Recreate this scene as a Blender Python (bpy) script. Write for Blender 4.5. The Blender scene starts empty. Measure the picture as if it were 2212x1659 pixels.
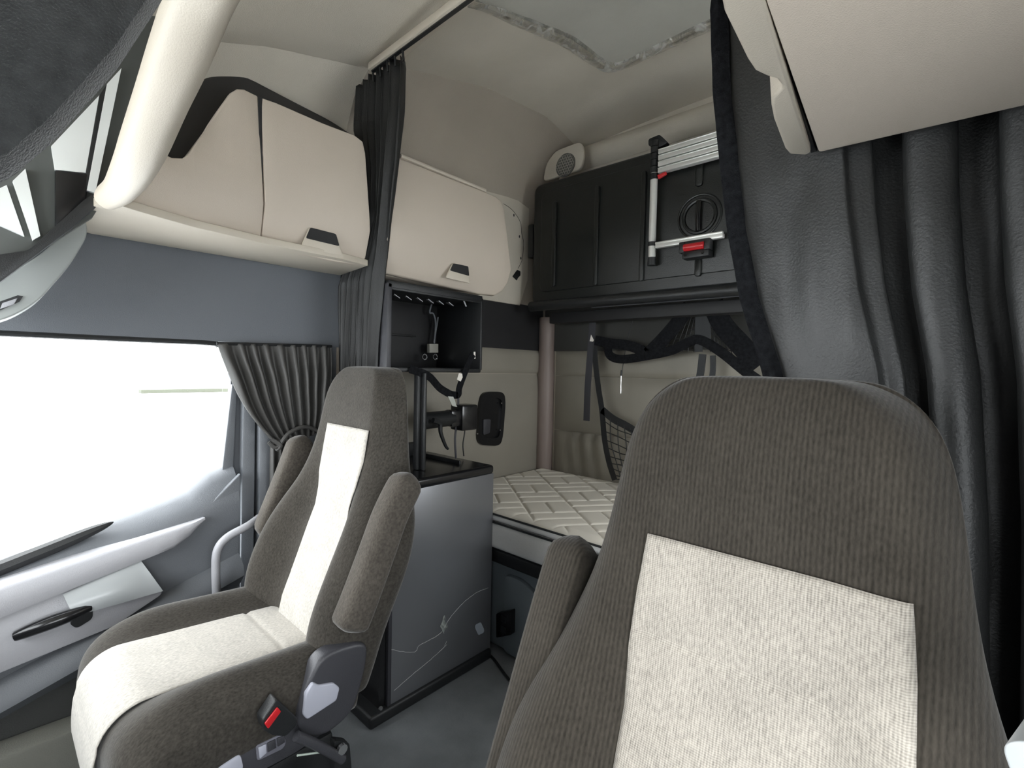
import bpy, bmesh, math, random
from mathutils import Vector, Matrix, noise
random.seed(7)
C = bpy.context.scene.collection
sc = bpy.context.scene
# ------------------------------------------------------------------ camera
IW, IH, F = 2212.0, 1659.0, 1044.0
YAW, PITCH, ROLL = map(math.radians, (42.4, -1.86, 1.23))
CAM = Vector((0, 0, 1.2))
fwd = Vector((-math.sin(YAW)*math.cos(PITCH), math.cos(YAW)*math.cos(PITCH), math.sin(PITCH)))
rt0 = Vector((math.cos(YAW), math.sin(YAW), 0)); up0 = rt0.cross(fwd)
rt = rt0*math.cos(ROLL) + up0*math.sin(ROLL); up = -rt0*math.sin(ROLL) + up0*math.cos(ROLL)
cd = bpy.data.cameras.new('camera'); co = bpy.data.objects.new('camera', cd); C.objects.link(co)
cd.sensor_width = 36; cd.lens = 36*F/IW; cd.clip_start = 0.02
m = Matrix((rt, up, -fwd)).transposed().to_4x4(); m.translation = CAM; co.matrix_world = m
sc.camera = co

def at(px, py, ax, v):
    """point where the sight line of photo pixel (px,py) meets the real plane ax = v"""
    d = rt*(px-IW/2)/F - up*(py-IH/2)/F + fwd
    i = 'xyz'.index(ax)
    return CAM + d*((v-CAM[i])/d[i])
# ------------------------------------------------------------------ light
sc.view_settings.view_transform = 'Standard'; sc.view_settings.look = 'None'
sc.view_settings.gamma = 1; sc.view_settings.use_curve_mapping = False
sc.view_settings.exposure = 1.45
w = bpy.data.worlds.new('sky'); sc.world = w; w.use_nodes = True
bg = w.node_tree.nodes['Background']; bg.inputs[0].default_value = (0.94, 0.98, 1.0, 1); bg.inputs[1].default_value = 3.8
sc.cycles.max_bounces = 10; sc.cycles.diffuse_bounces = 7; sc.cycles.sample_clamp_indirect = 8
def portal(name, loc, rot, sx, sy):
    l = bpy.data.lights.new(name, 'AREA'); l.shape = 'RECTANGLE'; l.size = sx; l.size_y = sy
    l.cycles.is_portal = True
    o = bpy.data.objects.new(name, l); C.objects.link(o); o.location = loc; o.rotation_euler = rot
R = math.radians
portal('windshield_daylight', (-0.75, -0.79, 1.25), (R(90), 0, 0), 1.9, 0.9)
portal('passenger_window_daylight', (-1.85, 0.1, 0.98), (0, R(-90), 0), 0.7, 1.1)
portal('added_window_daylight', (0.37, 1.65, 1.28), (0, R(90), 0), .68, .8)  # portal for the added sleeper window
portal('driver_door_daylight', (0.37, -0.2, 1.0), (0, R(90), 0), .54, 1.1)

# ------------------------------------------------------------------ materials
def mat(name, col, rough=0.6, metal=0.0, bump=0.0, bscale=200, var=0.0, vscale=8, spec=0.5, sheen=0.0, stretch=None):
    mm = bpy.data.materials.new(name); mm.use_nodes = True; nt = mm.node_tree; b = nt.nodes['Principled BSDF']
    b.inputs['Base Color'].default_value = (*col, 1); b.inputs['Roughness'].default_value = rough
    b.inputs['Metallic'].default_value = metal; b.inputs['Specular IOR Level'].default_value = spec
    b.inputs['Sheen Weight'].default_value = sheen
    tc = nt.nodes.new('ShaderNodeTexCoord'); src = tc.outputs['Object']
    if stretch:
        mp = nt.nodes.new('ShaderNodeMapping'); mp.inputs['Scale'].default_value = stretch
        nt.links.new(src, mp.inputs[0]); src = mp.outputs[0]
    if var:
        n = nt.nodes.new('ShaderNodeTexNoise'); n.inputs['Scale'].default_value = vscale; n.inputs['Detail'].default_value = 4
        nt.links.new(src, n.inputs['Vector'])
        mr = nt.nodes.new('ShaderNodeMapRange'); mr.inputs[3].default_value = 1-var; mr.inputs[4].default_value = 1+var
        mr.inputs[1].default_value = .25; mr.inputs[2].default_value = .75
        nt.links.new(n.outputs[0], mr.inputs[0])
        vm = nt.nodes.new('ShaderNodeVectorMath'); vm.operation = 'SCALE'; vm.inputs[0].default_value = col
        nt.links.new(mr.outputs[0], vm.inputs['Scale']); nt.links.new(vm.outputs[0], b.inputs['Base Color'])
    if bump:
        n = nt.nodes.new('ShaderNodeTexNoise'); n.inputs['Scale'].default_value = bscale; n.inputs['Detail'].default_value = 3
        nt.links.new(src, n.inputs['Vector'])
        bp = nt.nodes.new('ShaderNodeBump'); bp.inputs['Strength'].default_value = bump; bp.inputs['Distance'].default_value = .002
        nt.links.new(n.outputs[0], bp.inputs['Height']); nt.links.new(bp.outputs[0], b.inputs['Normal'])
    return mm

def fabric(name, dark, light, ribs, weft=0, mott=0.5):
    """ribbed cloth: fine ribs along the height of the cushion, thread mottling, bump"""
    mm = bpy.data.materials.new(name); mm.use_nodes = True; nt = mm.node_tree; b = nt.nodes['Principled BSDF']
    N, Lk = nt.nodes.new, nt.links.new
    b.inputs['Roughness'].default_value = .95; b.inputs['Specular IOR Level'].default_value = .15
    b.inputs['Sheen Weight'].default_value = .25; b.inputs['Sheen Roughness'].default_value = .4
    tc = N('ShaderNodeTexCoord')
    wv = N('ShaderNodeTexWave'); wv.bands_direction = 'X'; wv.inputs['Scale'].default_value = ribs
    wv.inputs['Distortion'].default_value = .25; wv.inputs['Detail'].default_value = 2; wv.inputs['Detail Scale'].default_value = 3
    Lk(tc.outputs['Object'], wv.inputs['Vector'])
    mp = N('ShaderNodeMapping'); mp.inputs['Scale'].default_value = (1, .35, .35); Lk(tc.outputs['Object'], mp.inputs[0])
    n = N('ShaderNodeTexNoise'); n.inputs['Scale'].default_value = 420; n.inputs['Detail'].default_value = 3; Lk(mp.outputs[0], n.inputs['Vector'])
    n2 = N('ShaderNodeTexNoise'); n2.inputs['Scale'].default_value = 14; n2.inputs['Detail'].default_value = 5; Lk(tc.outputs['Object'], n2.inputs['Vector'])
    h = N('ShaderNodeMath'); h.operation = 'MULTIPLY_ADD'; Lk(wv.outputs['Fac'], h.inputs[0]); h.inputs[1].default_value = .22 if ribs else 0
    m2 = N('ShaderNodeMath'); m2.operation = 'MULTIPLY'; Lk(n.outputs[0], m2.inputs[0]); m2.inputs[1].default_value = mott
    Lk(m2.outputs[0], h.inputs[2]); out = h.outputs[0]
    if weft:
        wz = N('ShaderNodeTexWave'); wz.bands_direction = 'Z'; wz.inputs['Scale'].default_value = weft
        wz.inputs['Distortion'].default_value = .5; Lk(tc.outputs['Object'], wz.inputs['Vector'])
        a = N('ShaderNodeMath'); a.operation = 'MULTIPLY_ADD'; Lk(wz.outputs['Fac'], a.inputs[0]); a.inputs[1].default_value = .22; Lk(out, a.inputs[2]); out = a.outputs[0]
    a = N('ShaderNodeMath'); a.operation = 'MULTIPLY_ADD'; Lk(n2.outputs[0], a.inputs[0]); a.inputs[1].default_value = .3; Lk(out, a.inputs[2])
    cr = N('ShaderNodeMapRange'); Lk(a.outputs[0], cr.inputs[0]); cr.inputs[1].default_value = .3; cr.inputs[2].default_value = 1.0
    mx = N('ShaderNodeMix'); mx.data_type = 'RGBA'; Lk(cr.outputs[0], mx.inputs[0]); mx.inputs[6].default_value = (*dark, 1); mx.inputs[7].default_value = (*light, 1)
    Lk(mx.outputs[2], b.inputs['Base Color'])
    bp = N('ShaderNodeBump'); bp.inputs['Strength'].default_value = .5; bp.inputs['Distance'].default_value = .0015
    Lk(out, bp.inputs['Height']); Lk(bp.outputs[0], b.inputs['Normal'])
    return mm

BEIGE = mat('beige_moulded_plastic', (.55, .48, .405), .5, bump=.25, bscale=600, var=.02, vscale=3)
BEIGE2 = mat('beige_ceiling_trim_plastic', (.54, .485, .405), .45, bump=.2, bscale=500)
HEAD = mat('grey_beige_headliner_cloth', (.58, .535, .46), .9, bump=.5, bscale=350, var=.05, vscale=4, spec=.2)
SIDEM = mat('taupe_side_wall_cloth', (.40, .355, .30), .9, bump=.5, bscale=350, var=.05, vscale=4, spec=.2)
HEADP = mat('headliner_centre_panel_cloth', (.47, .46, .415), .85, bump=.4, bscale=350, var=.04, spec=.3)
DARKF = fabric('charcoal_ribbed_seat_cloth', (.019, .0162, .0128), (.066, .057, .046), 62, mott=.6)
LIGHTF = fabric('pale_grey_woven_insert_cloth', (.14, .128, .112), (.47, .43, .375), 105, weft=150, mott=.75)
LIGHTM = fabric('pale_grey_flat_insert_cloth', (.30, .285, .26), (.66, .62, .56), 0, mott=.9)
DARKM = fabric('charcoal_melange_seat_cloth', (.021, .0185, .0155), (.072, .065, .055), 0, mott=1.0)
PDARKF = fabric('grey_melange_armrest_cloth', (.036, .031, .026), (.115, .102, .086), 0, mott=.9)
VINYL = mat('black_vinyl_curtain', (.018, .0185, .0185), .46, bump=.35, bscale=260, var=.12, vscale=6)
VINYL2 = mat('grey_black_window_curtain_cloth', (.06, .058, .055), .5, bump=.3, bscale=300, var=.1, vscale=6)
FELT = mat('black_felt', (.012, .0125, .014), 1, bump=1, bscale=500, var=.5, vscale=90, spec=.05)
BLK = mat('black_plastic', (.012, .013, .014), .45, bump=.3, bscale=400)
BLKG = mat('glossy_black_plastic', (.01, .01, .011), .22)
BUNKB = mat('dark_bunk_underside_plastic', (.010, .0115, .011), .32, bump=.4, bscale=300)
DARKV = mat('dark_charcoal_liner', (.012, .012, .013), .6, bump=.2)
GREYP = mat('blue_grey_door_plastic', (.145, .155, .17), .5, bump=.4, bscale=350)
GREYL = mat('light_grey_door_plastic', (.40, .40, .425), .42, bump=.4, bscale=350)
GREYW = mat('slate_grey_wall_panel', (.13, .14, .155), .75, bump=.4, bscale=400)
SATIN = mat('silver_satin_pocket_plastic', (.42, .44, .45), .28)
PADV = mat('taupe_padded_vinyl', (.27, .25, .21), .5, bump=.3, bscale=240, var=.08, vscale=3)
PADR = mat('taupe_piping_vinyl', (.27, .215, .195), .45, bump=.3, bscale=240)
MATT = mat('off_white_quilted_ticking', (.74, .70, .62), .85, bump=.3, bscale=500)
MATS = mat('white_mattress_border', (.85, .85, .84), .7, bump=.5, bscale=90, var=.06, vscale=40, stretch=(3, 3, 30))
RUB = mat('dark_rubber_floor', (.20, .212, .222), .5, bump=.6, bscale=120, var=.25, vscale=7)
ALU = mat('brushed_aluminium', (.80, .80, .77), .35, metal=.55)
STEEL = mat('bright_steel', (.75, .75, .75), .25, metal=1)
RED = mat('red_plastic', (.50, .015, .02), .35)
LAV = mat('pale_grey_lever_plastic', (.42, .43, .50), .4)
SEATP = mat('charcoal_seat_trim_plastic', (.045, .045, .052), .42, bump=.3, bscale=400)
WHITE = mat('white_label', (.8, .76, .7), .7)
TAG = mat('silver_tag_film', (.6, .63, .6), .2, metal=.6)
GREYS = mat('dusty_grey_grille', (.34, .33, .29), .7)
HOLE = mat('speaker_mesh_dark', (.12, .12, .11), .8)
ZIP = mat('greenish_zip_tie', (.45, .52, .46), .5)
TEALP = mat('blue_grey_bunk_base_plastic', (.24, .28, .31), .38, bump=.3)
CONC = mat('sunlit_concrete_yard', (.75, .76, .76), .9, var=.05, vscale=.4)
CONCD = mat('shadow_grey_concrete', (.07, .075, .08), .9)  # concrete darkened to paint the yard's shadow stripe
GRASS = mat('distant_grass_bank', (.07, .075, .055), .9)

# silver cabinet face: satin metallic laminate with scratches
SILV = mat('silver_grey_laminate', (.215, .22, .235), .33, metal=.5, var=.05, vscale=3)
SCR = mat('pale_scratch_in_laminate', (.62, .62, .62), .6)
# clear wrinkled film / glass
def glassy(name, col=(1, 1, 1), rough=.05, t=.92, milky_glints=0):
    mm = bpy.data.materials.new(name); mm.use_nodes = True; nt = mm.node_tree
    nt.nodes.remove(nt.nodes['Principled BSDF']); out = nt.nodes['Material Output']
    tr = nt.nodes.new('ShaderNodeBsdfTransparent'); tr.inputs[0].default_value = (*col, 1)
    gl = nt.nodes.new('ShaderNodeBsdfGlossy'); gl.inputs['Roughness'].default_value = rough
    mx = nt.nodes.new('ShaderNodeMixShader'); mx.inputs[0].default_value = 1-t
    nt.links.new(tr.outputs[0], mx.inputs[1]); nt.links.new(gl.outputs[0], mx.inputs[2]); nt.links.new(mx.outputs[0], out.inputs[0])
    if milky_glints:
        df = nt.nodes.new('ShaderNodeBsdfDiffuse'); df.inputs[0].default_value = (.75, .74, .70, 1); m2 = nt.nodes.new('ShaderNodeMixShader')
        n = nt.nodes.new('ShaderNodeTexNoise'); n.inputs['Scale'].default_value = 13; n.inputs['Detail'].default_value = 5; n.inputs['Distortion'].default_value = 1.5
        tc = nt.nodes.new('ShaderNodeTexCoord'); nt.links.new(tc.outputs['Object'], n.inputs['Vector'])
        mr = nt.nodes.new('ShaderNodeMapRange'); mr.inputs[1].default_value = .42; mr.inputs[2].default_value = .68; mr.inputs[4].default_value = milky_glints  # pale film tone, with streak highlights painted in by the noise
        nt.links.new(n.outputs[0], mr.inputs[0]); nt.links.new(mr.outputs[0], m2.inputs[0])
        bp = nt.nodes.new('ShaderNodeBump'); bp.inputs['Distance'].default_value = .01; nt.links.new(n.outputs[0], bp.inputs['Height']); nt.links.new(bp.outputs[0], gl.inputs['Normal'])
        nt.links.new(mx.outputs[0], m2.inputs[1]); nt.links.new(df.outputs[0], m2.inputs[2]); nt.links.new(m2.outputs[0], out.inputs[0])
    return mm
GLASS = glassy('clear_window_glass')
FILM = glassy('wrinkled_clear_film', (.96, .96, .94), .2, .6, .5)

# ------------------------------------------------------------------ builders
def smooth(o, ang=40):
    for p in o.data.polygons: p.use_smooth = True
    md = o.modifiers.new('e', 'EDGE_SPLIT'); md.split_angle = R(ang)

def tag(o, label=None, cat=None, group=None, kind=None):
    for k, v in (('label', label), ('category', cat), ('group', group), ('kind', kind)):
        if v: o[k] = v
    return o

def wloc(o):
    v = Vector((0, 0, 0))
    while o: v += Vector(o.location); o = o.parent
    return v

def thing(name, loc, label, cat, group=None):
    o = bpy.data.objects.new(name, None); C.objects.link(o); o.location = loc; o.empty_display_size = .05
    return tag(o, label, cat, group)

def obj(name, vf, mt, parent=None, bev=0, seg=2, sm=True, sub=0, solid=0, ang=40, label=None):
    vs, fs = vf; me = bpy.data.meshes.new(name); off = wloc(parent) if parent else Vector((0, 0, 0))
    me.from_pydata([Vector(v)-off for v in vs], [], fs); me.update()
    bm = bmesh.new(); bm.from_mesh(me); bmesh.ops.recalc_face_normals(bm, faces=bm.faces); bm.to_mesh(me); bm.free()
    me.materials.append(mt); o = bpy.data.objects.new(name, me); C.objects.link(o)
    if parent: o.parent = parent
    if solid:
        s = o.modifiers.new('s', 'SOLIDIFY'); s.thickness = solid; s.offset = 0
    if bev:
        b = o.modifiers.new('b', 'BEVEL'); b.width = bev; b.segments = seg; b.limit_method = 'ANGLE'; b.angle_limit = R(35)
    if sub:
        s = o.modifiers.new('u', 'SUBSURF'); s.levels = sub; s.render_levels = sub
    if sm: smooth(o, ang if not sub else 180)
    if label: o['label'] = label
    return o

def struct(name, vf, mt, **k):
    o = obj(name, vf, mt, **k); o['kind'] = 'structure'; return o

def box(x0, x1, y0, y1, z0, z1):
    v = [(x, y, z) for x in (x0, x1) for y in (y0, y1) for z in (z0, z1)]
    return v, [(0, 1, 3, 2), (4, 6, 7, 5), (0, 4, 5, 1), (2, 3, 7, 6), (0, 2, 6, 4), (1, 5, 7, 3)]

def join(*parts):
    V, Fc = [], []
    for v, f in parts:
        n = len(V); V += list(v); Fc += [tuple(i+n for i in q) for q in f]
    return V, Fc

def prism(pts, d):
    """closed outline (3D points) extruded along vector d"""
    n = len(pts); P = [Vector(p) for p in pts]; Q = [p+Vector(d) for p in P]
    return P+Q, [tuple(range(n)), tuple(range(2*n-1, n-1, -1))]+[(i, (i+1) % n, n+(i+1) % n, n+i) for i in range(n)]

def crom(pts, k=6, closed=False):
    P = [Vector(p) for p in pts]; n = len(P); out = []
    rng = n if closed else n-1
    for i in range(rng):
        if closed: a, b, c, d = P[(i-1) % n], P[i], P[(i+1) % n], P[(i+2) % n]
        else: a, b, c, d = P[max(i-1, 0)], P[i], P[i+1], P[min(i+2, n-1)]
        for j in range(k):
            t = j/k
            out.append(.5*((2*b)+(c-a)*t+(2*a-5*b+4*c-d)*t*t+(3*b-a-3*c+d)*t**3))
    if not closed: out.append(P[-1])
    return out

def tube(pts, r, n=10, k=6, closed=False, cap=True, raw=False):
    P = [Vector(p) for p in pts] if raw else crom(pts, k, closed)
    L = len(P); V, Fc = [], []
    rr = r if callable(r) else (lambda t: r)
    T = [(P[(i+1) % L if closed else min(i+1, L-1)]-P[(i-1) % L if closed else max(i-1, 0)]).normalized() for i in range(L)]
    a = Vector((0, 0, 1)) if abs(T[0].z) < .9 else Vector((1, 0, 0))
    u = T[0].cross(a).normalized()
    for i in range(L):
        u = (u-T[i]*u.dot(T[i])).normalized(); v = T[i].cross(u); q = rr(i/max(L-1, 1))
        for j in range(n):
            th = 2*math.pi*j/n; V.append(P[i]+u*math.cos(th)*q+v*math.sin(th)*q)
    for i in range(L if closed else L-1):
        i2 = (i+1) % L
        for j in range(n): Fc.append((i*n+j, i*n+(j+1) % n, i2*n+(j+1) % n, i2*n+j))
    if cap and not closed: Fc += [tuple(range(n-1, -1, -1)), tuple(range((L-1)*n, L*n))]
    return V, Fc

def ribbon(pts, wdir, wd, th=.002, k=6):
    """flat webbing strap with real thickness"""
    P = crom(pts, k); W = Vector(wdir).normalized(); V, Fc = [], []
    for i, p in enumerate(P):
        t = (P[min(i+1, len(P)-1)]-P[max(i-1, 0)]).normalized(); ww = (W-t*W.dot(t)).normalized(); nn = t.cross(ww)
        for a, b in ((-1, -1), (1, -1), (1, 1), (-1, 1)): V.append(p+ww*a*wd/2+nn*b*th/2)
    for i in range(len(P)-1):
        for j in range(4): Fc.append((i*4+j, i*4+(j+1) % 4, i*4+4+(j+1) % 4, i*4+4+j))
    Fc += [(3, 2, 1, 0), tuple(range(len(P)*4-4, len(P)*4))]
    return V, Fc

def grid(f, nu, nv):
    V = [f(i/nu, j/nv) for j in range(nv+1) for i in range(nu+1)]
    Fc = [(j*(nu+1)+i, j*(nu+1)+i+1, (j+1)*(nu+1)+i+1, (j+1)*(nu+1)+i) for j in range(nv) for i in range(nu)]
    return V, Fc

def loft(rings, cap=True):
    n = len(rings[0]); V = [v for r_ in rings for v in r_]
    Fc = [(i*n+j, i*n+(j+1) % n, (i+1)*n+(j+1) % n, (i+1)*n+j) for i in range(len(rings)-1) for j in range(n)]
    if cap: Fc += [tuple(range(n-1, -1, -1)), tuple(range((len(rings)-1)*n, len(rings)*n))]
    return V, Fc

def interp(tab, t):
    if t <= tab[0][0]: return tab[0][1]
    for (a, b), (c, d) in zip(tab, tab[1:]):
        if t <= c:
            s = (t-a)/(c-a); s = s*s*(3-2*s) if False else s
            return b+(d-b)*s
    return tab[-1][1]

def rnd_outline(pts, r, k=5):
    """round the corners of a closed outline"""
    P = [Vector(p) for p in pts]; n = len(P); out = []
    for i in range(n):
        a, b, c = P[i-1], P[i], P[(i+1) % n]
        rr = r[i] if isinstance(r, (list, tuple)) else r
        d1 = min(rr, (a-b).length*.49); d2 = min(rr, (c-b).length*.49)
        if rr <= 0: out.append(b); continue
        p, q = b+(a-b).normalized()*d1, b+(c-b).normalized()*d2
        for j in range(k+1):
            t = j/k; out.append(p*(1-t)**2+b*2*t*(1-t)+q*t*t)
    return out

WX, RY = -1.82, 2.27       # passenger-side wall, rear wall
DX = 0.36                  # driver-side wall
# ------------------------------------------------------------------ shell
struct('floor', box(WX-.05, DX+.05, -.85, RY+.05, -.04, 0), RUB, sm=False)
# sleeper side wall: section (x,z) lofted along y, curving into the roof
def zc(y): return interp([(-.8, 1.74), (-.3, 1.84), (.1, 1.97), (.35, 2.08), (.6, 2.18), (.93, 2.27), (1.09, 2.345), (1.54, 2.465), (1.97, 2.505), (2.27, 2.44)], y)
ys_s = [.95+i*(RY-.95)/14 for i in range(15)]
def wallsec(y, x0=WX, zb=0.0):
    t = zc(y); return [Vector((x0, y, zb)), Vector((x0, y, 1.0)), Vector((x0, y, 1.7)), Vector((x0+.01, y, t-.42)), Vector((x0+.045, y, t-.2)), Vector((x0+.11, y, t-.07)), Vector((x0+.22, y, t-.0))]
def sheet(rows): 
    n = len(rows[0]); return [v for r_ in rows for v in r_], [(i*n+j, i*n+j+1, (i+1)*n+j+1, (i+1)*n+j) for i in range(len(rows)-1) for j in range(n-1)]
struct('wall_sleeper_side', sheet([[p for p in wallsec(y, WX, 0)] for y in ys_s]), SIDEM, solid=.012)
struct('wall_driver_sleeper_side', sheet([[Vector((DX-(p.x-WX), p.y, p.z)) for p in wallsec(y)[2:]] for y in ys_s]), HEAD, solid=.012)
struct('wall_driver_sleeper_lower', join(box(DX, DX+.02, .95, 1.24, 0, 1.7), box(DX, DX+.02, 2.05, RY, 0, 1.7), box(DX, DX+.02, 1.24, 2.05, 0, .94), box(DX, DX+.02, 1.24, 2.05, 1.62, 1.7)), HEAD, sm=False)
struct('added_sleeper_window', box(DX+.008, DX+.012, 1.24, 2.05, .94, 1.62), GLASS, sm=False)  # added window hidden by the curtain, put in to light the sleeper
# roof: crowned a little across the cab
XL, XR = WX+.22, DX-.22
def roofp(u, v, y0, y1):
    y = y0+(y1-y0)*v; x = XL+(XR-XL)*u
    return Vector((x, y, zc(y)+.035*math.sin(math.pi*u)))
struct('ceiling', grid(lambda u, v: roofp(u, v, -.8, RY), 24, 60), HEAD, solid=.012)
# seam welts where side wall meets roof
struct('trim_1', tube([(XL, y, zc(y)-.002) for y in ys_s], .0045, 6), HEAD)
struct('trim_2', tube([(XL, y, zc(y)-.002) for y in (.2, .4, .6, .8, .93)], .0045, 6), HEAD)
# front cab side wall above the door window, passenger side
def cabwall(x0, sgn, name):
    ys = [-.8+i*(.95+.8)/14 for i in range(15)]
    rows = []
    for y in ys:
        t = zc(y)
        rows.append([Vector((x0, y, 1.59)), Vector((x0, y, max(1.62, t-.42))), Vector((x0+sgn*.045, y, t-.2)), Vector((x0+sgn*.11, y, t-.07)), Vector((x0+sgn*.22, y, t))])
    struct(name, sheet(rows), HEAD, solid=.012)
cabwall(WX, 1, 'wall_passenger_upper'); cabwall(DX, -1, 'wall_driver_upper')
struct('wall_passenger', join(box(WX-.03, WX+.010, -.8, 1.03, 1.268, 1.60), box(WX-.03, WX, .57, .96, 0, 1.27), box(WX-.03, WX-.004, .54, .60, 0, .79)), GREYW, sm=False)
struct('wall_driver', join(box(DX, DX+.03, .38, .96, 0, 1.6), box(DX, DX+.03, -.8, .38, 1.27, 1.6), box(DX, DX+.03, -.8, .38, 0, .72)), GREYW, sm=False)
struct('wall_rear', box(WX-.03, DX+.03, RY, RY+.03, 0, 2.55), HEAD, sm=False)
struct('wall_front_with_blocker', join(box(WX-.02, DX+.02, -.83, -.8, 0, .82), box(WX-.02, DX+.02, -.83, -.8, 1.58, 1.85), box(-.50, DX+.02, -.83, -.8, .8, 1.6)), GREYW, sm=False)  # last box is an added unseen blocker, dims the driver seat
# rolled headliner edge across the top of the rear wall
pr = [at(1265, 338, 'y', 2.24), at(1420, 300, 'y', 2.24), at(1600, 235, 'y', 2.24)]
struct('trim_3', grid(lambda u, v: Vector((-1.60+1.75*u, 2.262-.05*math.sin(math.pi*v)**.7-.0*u, 2.31+.125*v)), 12, 10), HEAD, solid=.006)

# dashboard (below the windshield, behind the viewer) keeps the light honest
d = thing('dashboard', (-.75, -.6, 0), 'charcoal dashboard under the windshield', 'dashboard')
obj('dash_body', box(WX+.06, DX-.05, -.79, -.46, .001, .80), BLK, d, bev=.04)

# ------------------------------------------------------------------ outside
struct('ground', box(-60, 20, -40, 40, -1.35, -1.3), CONC, sm=False)
o = obj('grass_bank', box(-46, -45, 8, 17.5, -1.3, -1.02), GRASS, sm=False)
tag(o, 'low dull green bank across the yard, seen through the passenger window', 'bank')
pA, pB = at(305, 893, 'z', -1.29), at(478, 893, 'z', -1.29)
o = obj('painted_shadow', prism([(pA.x-1, pA.y, -1.298), (pB.x-1.2, pB.y, -1.298), (pB.x+.6, pB.y, -1.298), (pA.x+.6, pA.y+.4, -1.298)], (0, 0, .004)), CONCD, sm=False)  # dark patch paints a shadow stripe onto the yard
tag(o, 'thin painted shadow stripe on the bright yard outside the passenger window', 'painted_shadow')

# ------------------------------------------------------------------ front corner: header, roof windows, visor, beige bar
XG = -1.50
def P(px, py, x=XG): return at(px, py, 'x', x)
struct('trim_4', prism([P(340, -60), P(290, 0), P(90, 290), P(-40, 420), P(-40, 640), P(60, 560), P(200, 470), P(262, 372), P(345, 150), P(420, 0), P(430, -60)], (-.02, 0, 0)), mat('grey_green_header_panel', (.08, .085, .08), .7), bev=.003)
o = struct('window_2', prism([P(110, 318), P(214, 208), P(190, 376), P(118, 369)], (.01, 0, 0)), mat('painted_daylight_pane', (.85, .87, .85), .5), sm=False)  # opaque white paints in the daylight behind the roof window panes
o = struct('window_3', prism([P(229, 186), P(260, 152), P(243, 235), P(204, 419), P(186, 414)], (.014, 0, 0)), o.data.materials[0], sm=False)
struct('window_4', prism([P(-20, 418), P(14, 402), P(52, 512), P(-20, 480)], (.01, 0, 0)), o.data.materials[0], sm=False)
struct('window_5', prism([P(27, 394), P(54, 368), P(86, 512), P(70, 521)], (.014, 0, 0)), o.data.materials[0], sm=False)
struct('trim_5', prism([P(118, 370), P(190, 378), P(184, 436), P(118, 494)], (.012, 0, 0)), BLKG, bev=.003)
struct('trim_6', prism([P(213, 209), P(230, 184), P(196, 382), P(182, 418), P(184, 372)], (.012, 0, 0)), BLK, bev=.002)
struct('trim_7', prism(rnd_outline([P(250, 392, -1.49), P(230, 430, -1.49), P(150, 498, -1.49), P(0, 612, -1.49), P(-40, 640, -1.49), P(-40, 560, -1.49), P(60, 545, -1.49), P(180, 436, -1.49)], .01), (.03, 0, 0)), BLK, bev=.006)
struct('trim_13', box(WX+.01, XG-.02, -.8, .0, 1.42, 1.66), o.data.materials[0] if False else GREYW, bev=.01)
# sun visor: thick felt-covered slab hanging close to the viewer
v = thing('sun_visor', at(150, 150, 'x', -.62), 'black felt covered sun visor filling the upper left corner', 'sun visor')
XV = -.62
obj('visor_pad', prism(rnd_outline([at(370, -60, 'x', XV), at(352, 0, 'x', XV), at(250, 156, 'x', XV), at(118, 305, 'x', XV), at(20, 390, 'x', XV), Vector((XV, -.02, at(-60, 440, 'x', XV).z)), Vector((XV, -.30, 1.40)), Vector((XV, -.30, 1.66)), at(-60, -60, 'x', XV)], .01), (.03, -.004, .012)), mat('charcoal_fuzzy_visor_cloth', (.040, .042, .043), 1, bump=1, bscale=400, var=.3, vscale=60, spec=.05, sheen=.4), v, bev=.008)
# beige rounded bar: rear edge of the front overhead shelf, running across the cab
s = thing('overhead_shelf_bar', (-.95, .2, 1.5), 'rounded beige edge bar of the front overhead shelf, slanting down beside the sun visor', 'overhead shelf')
YB = .19
cl = [Vector((-.24, YB, 1.60)), Vector((-.33, YB, 1.60)), at(520, -200, 'y', YB), at(470, -80, 'y', YB), at(433, 0, 'y', YB), at(387, 120, 'y', YB), at(352, 208, 'y', YB), at(300, 340, 'y', YB), at(266, 400, 'y', YB), at(244, 420, 'y', YB)]
cw = [0]*9
P6 = crom(cl, 5); ringsb = []
for i, p in enumerate(P6):
    t = (P6[min(i+1, len(P6)-1)]-P6[max(i-1, 0)]).normalized(); view = (p-CAM).normalized()
    wdr = t.cross(view).normalized(); nn = t.cross(wdr).normalized()
    tt = i/(len(P6)-1)*(len(cw)-1); k = min(int(tt), len(cw)-2)
    dpx = [60, 60, 60, 60, 57, 51, 43, 31, 25, 24]; hw = (dpx[k]+(dpx[k+1]-dpx[k])*(tt-k))/F*max(.05, (p-CAM).dot(fwd))
    ringsb.append([p+wdr*hw*math.copysign(abs(math.cos(a))**.8, math.cos(a))+nn*.035*math.copysign(abs(math.sin(a))**.8, math.sin(a)) for a in [2*math.pi*j/20 for j in range(20)]])
obj('bar', loft(ringsb), BEIGE2, s)

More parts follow.
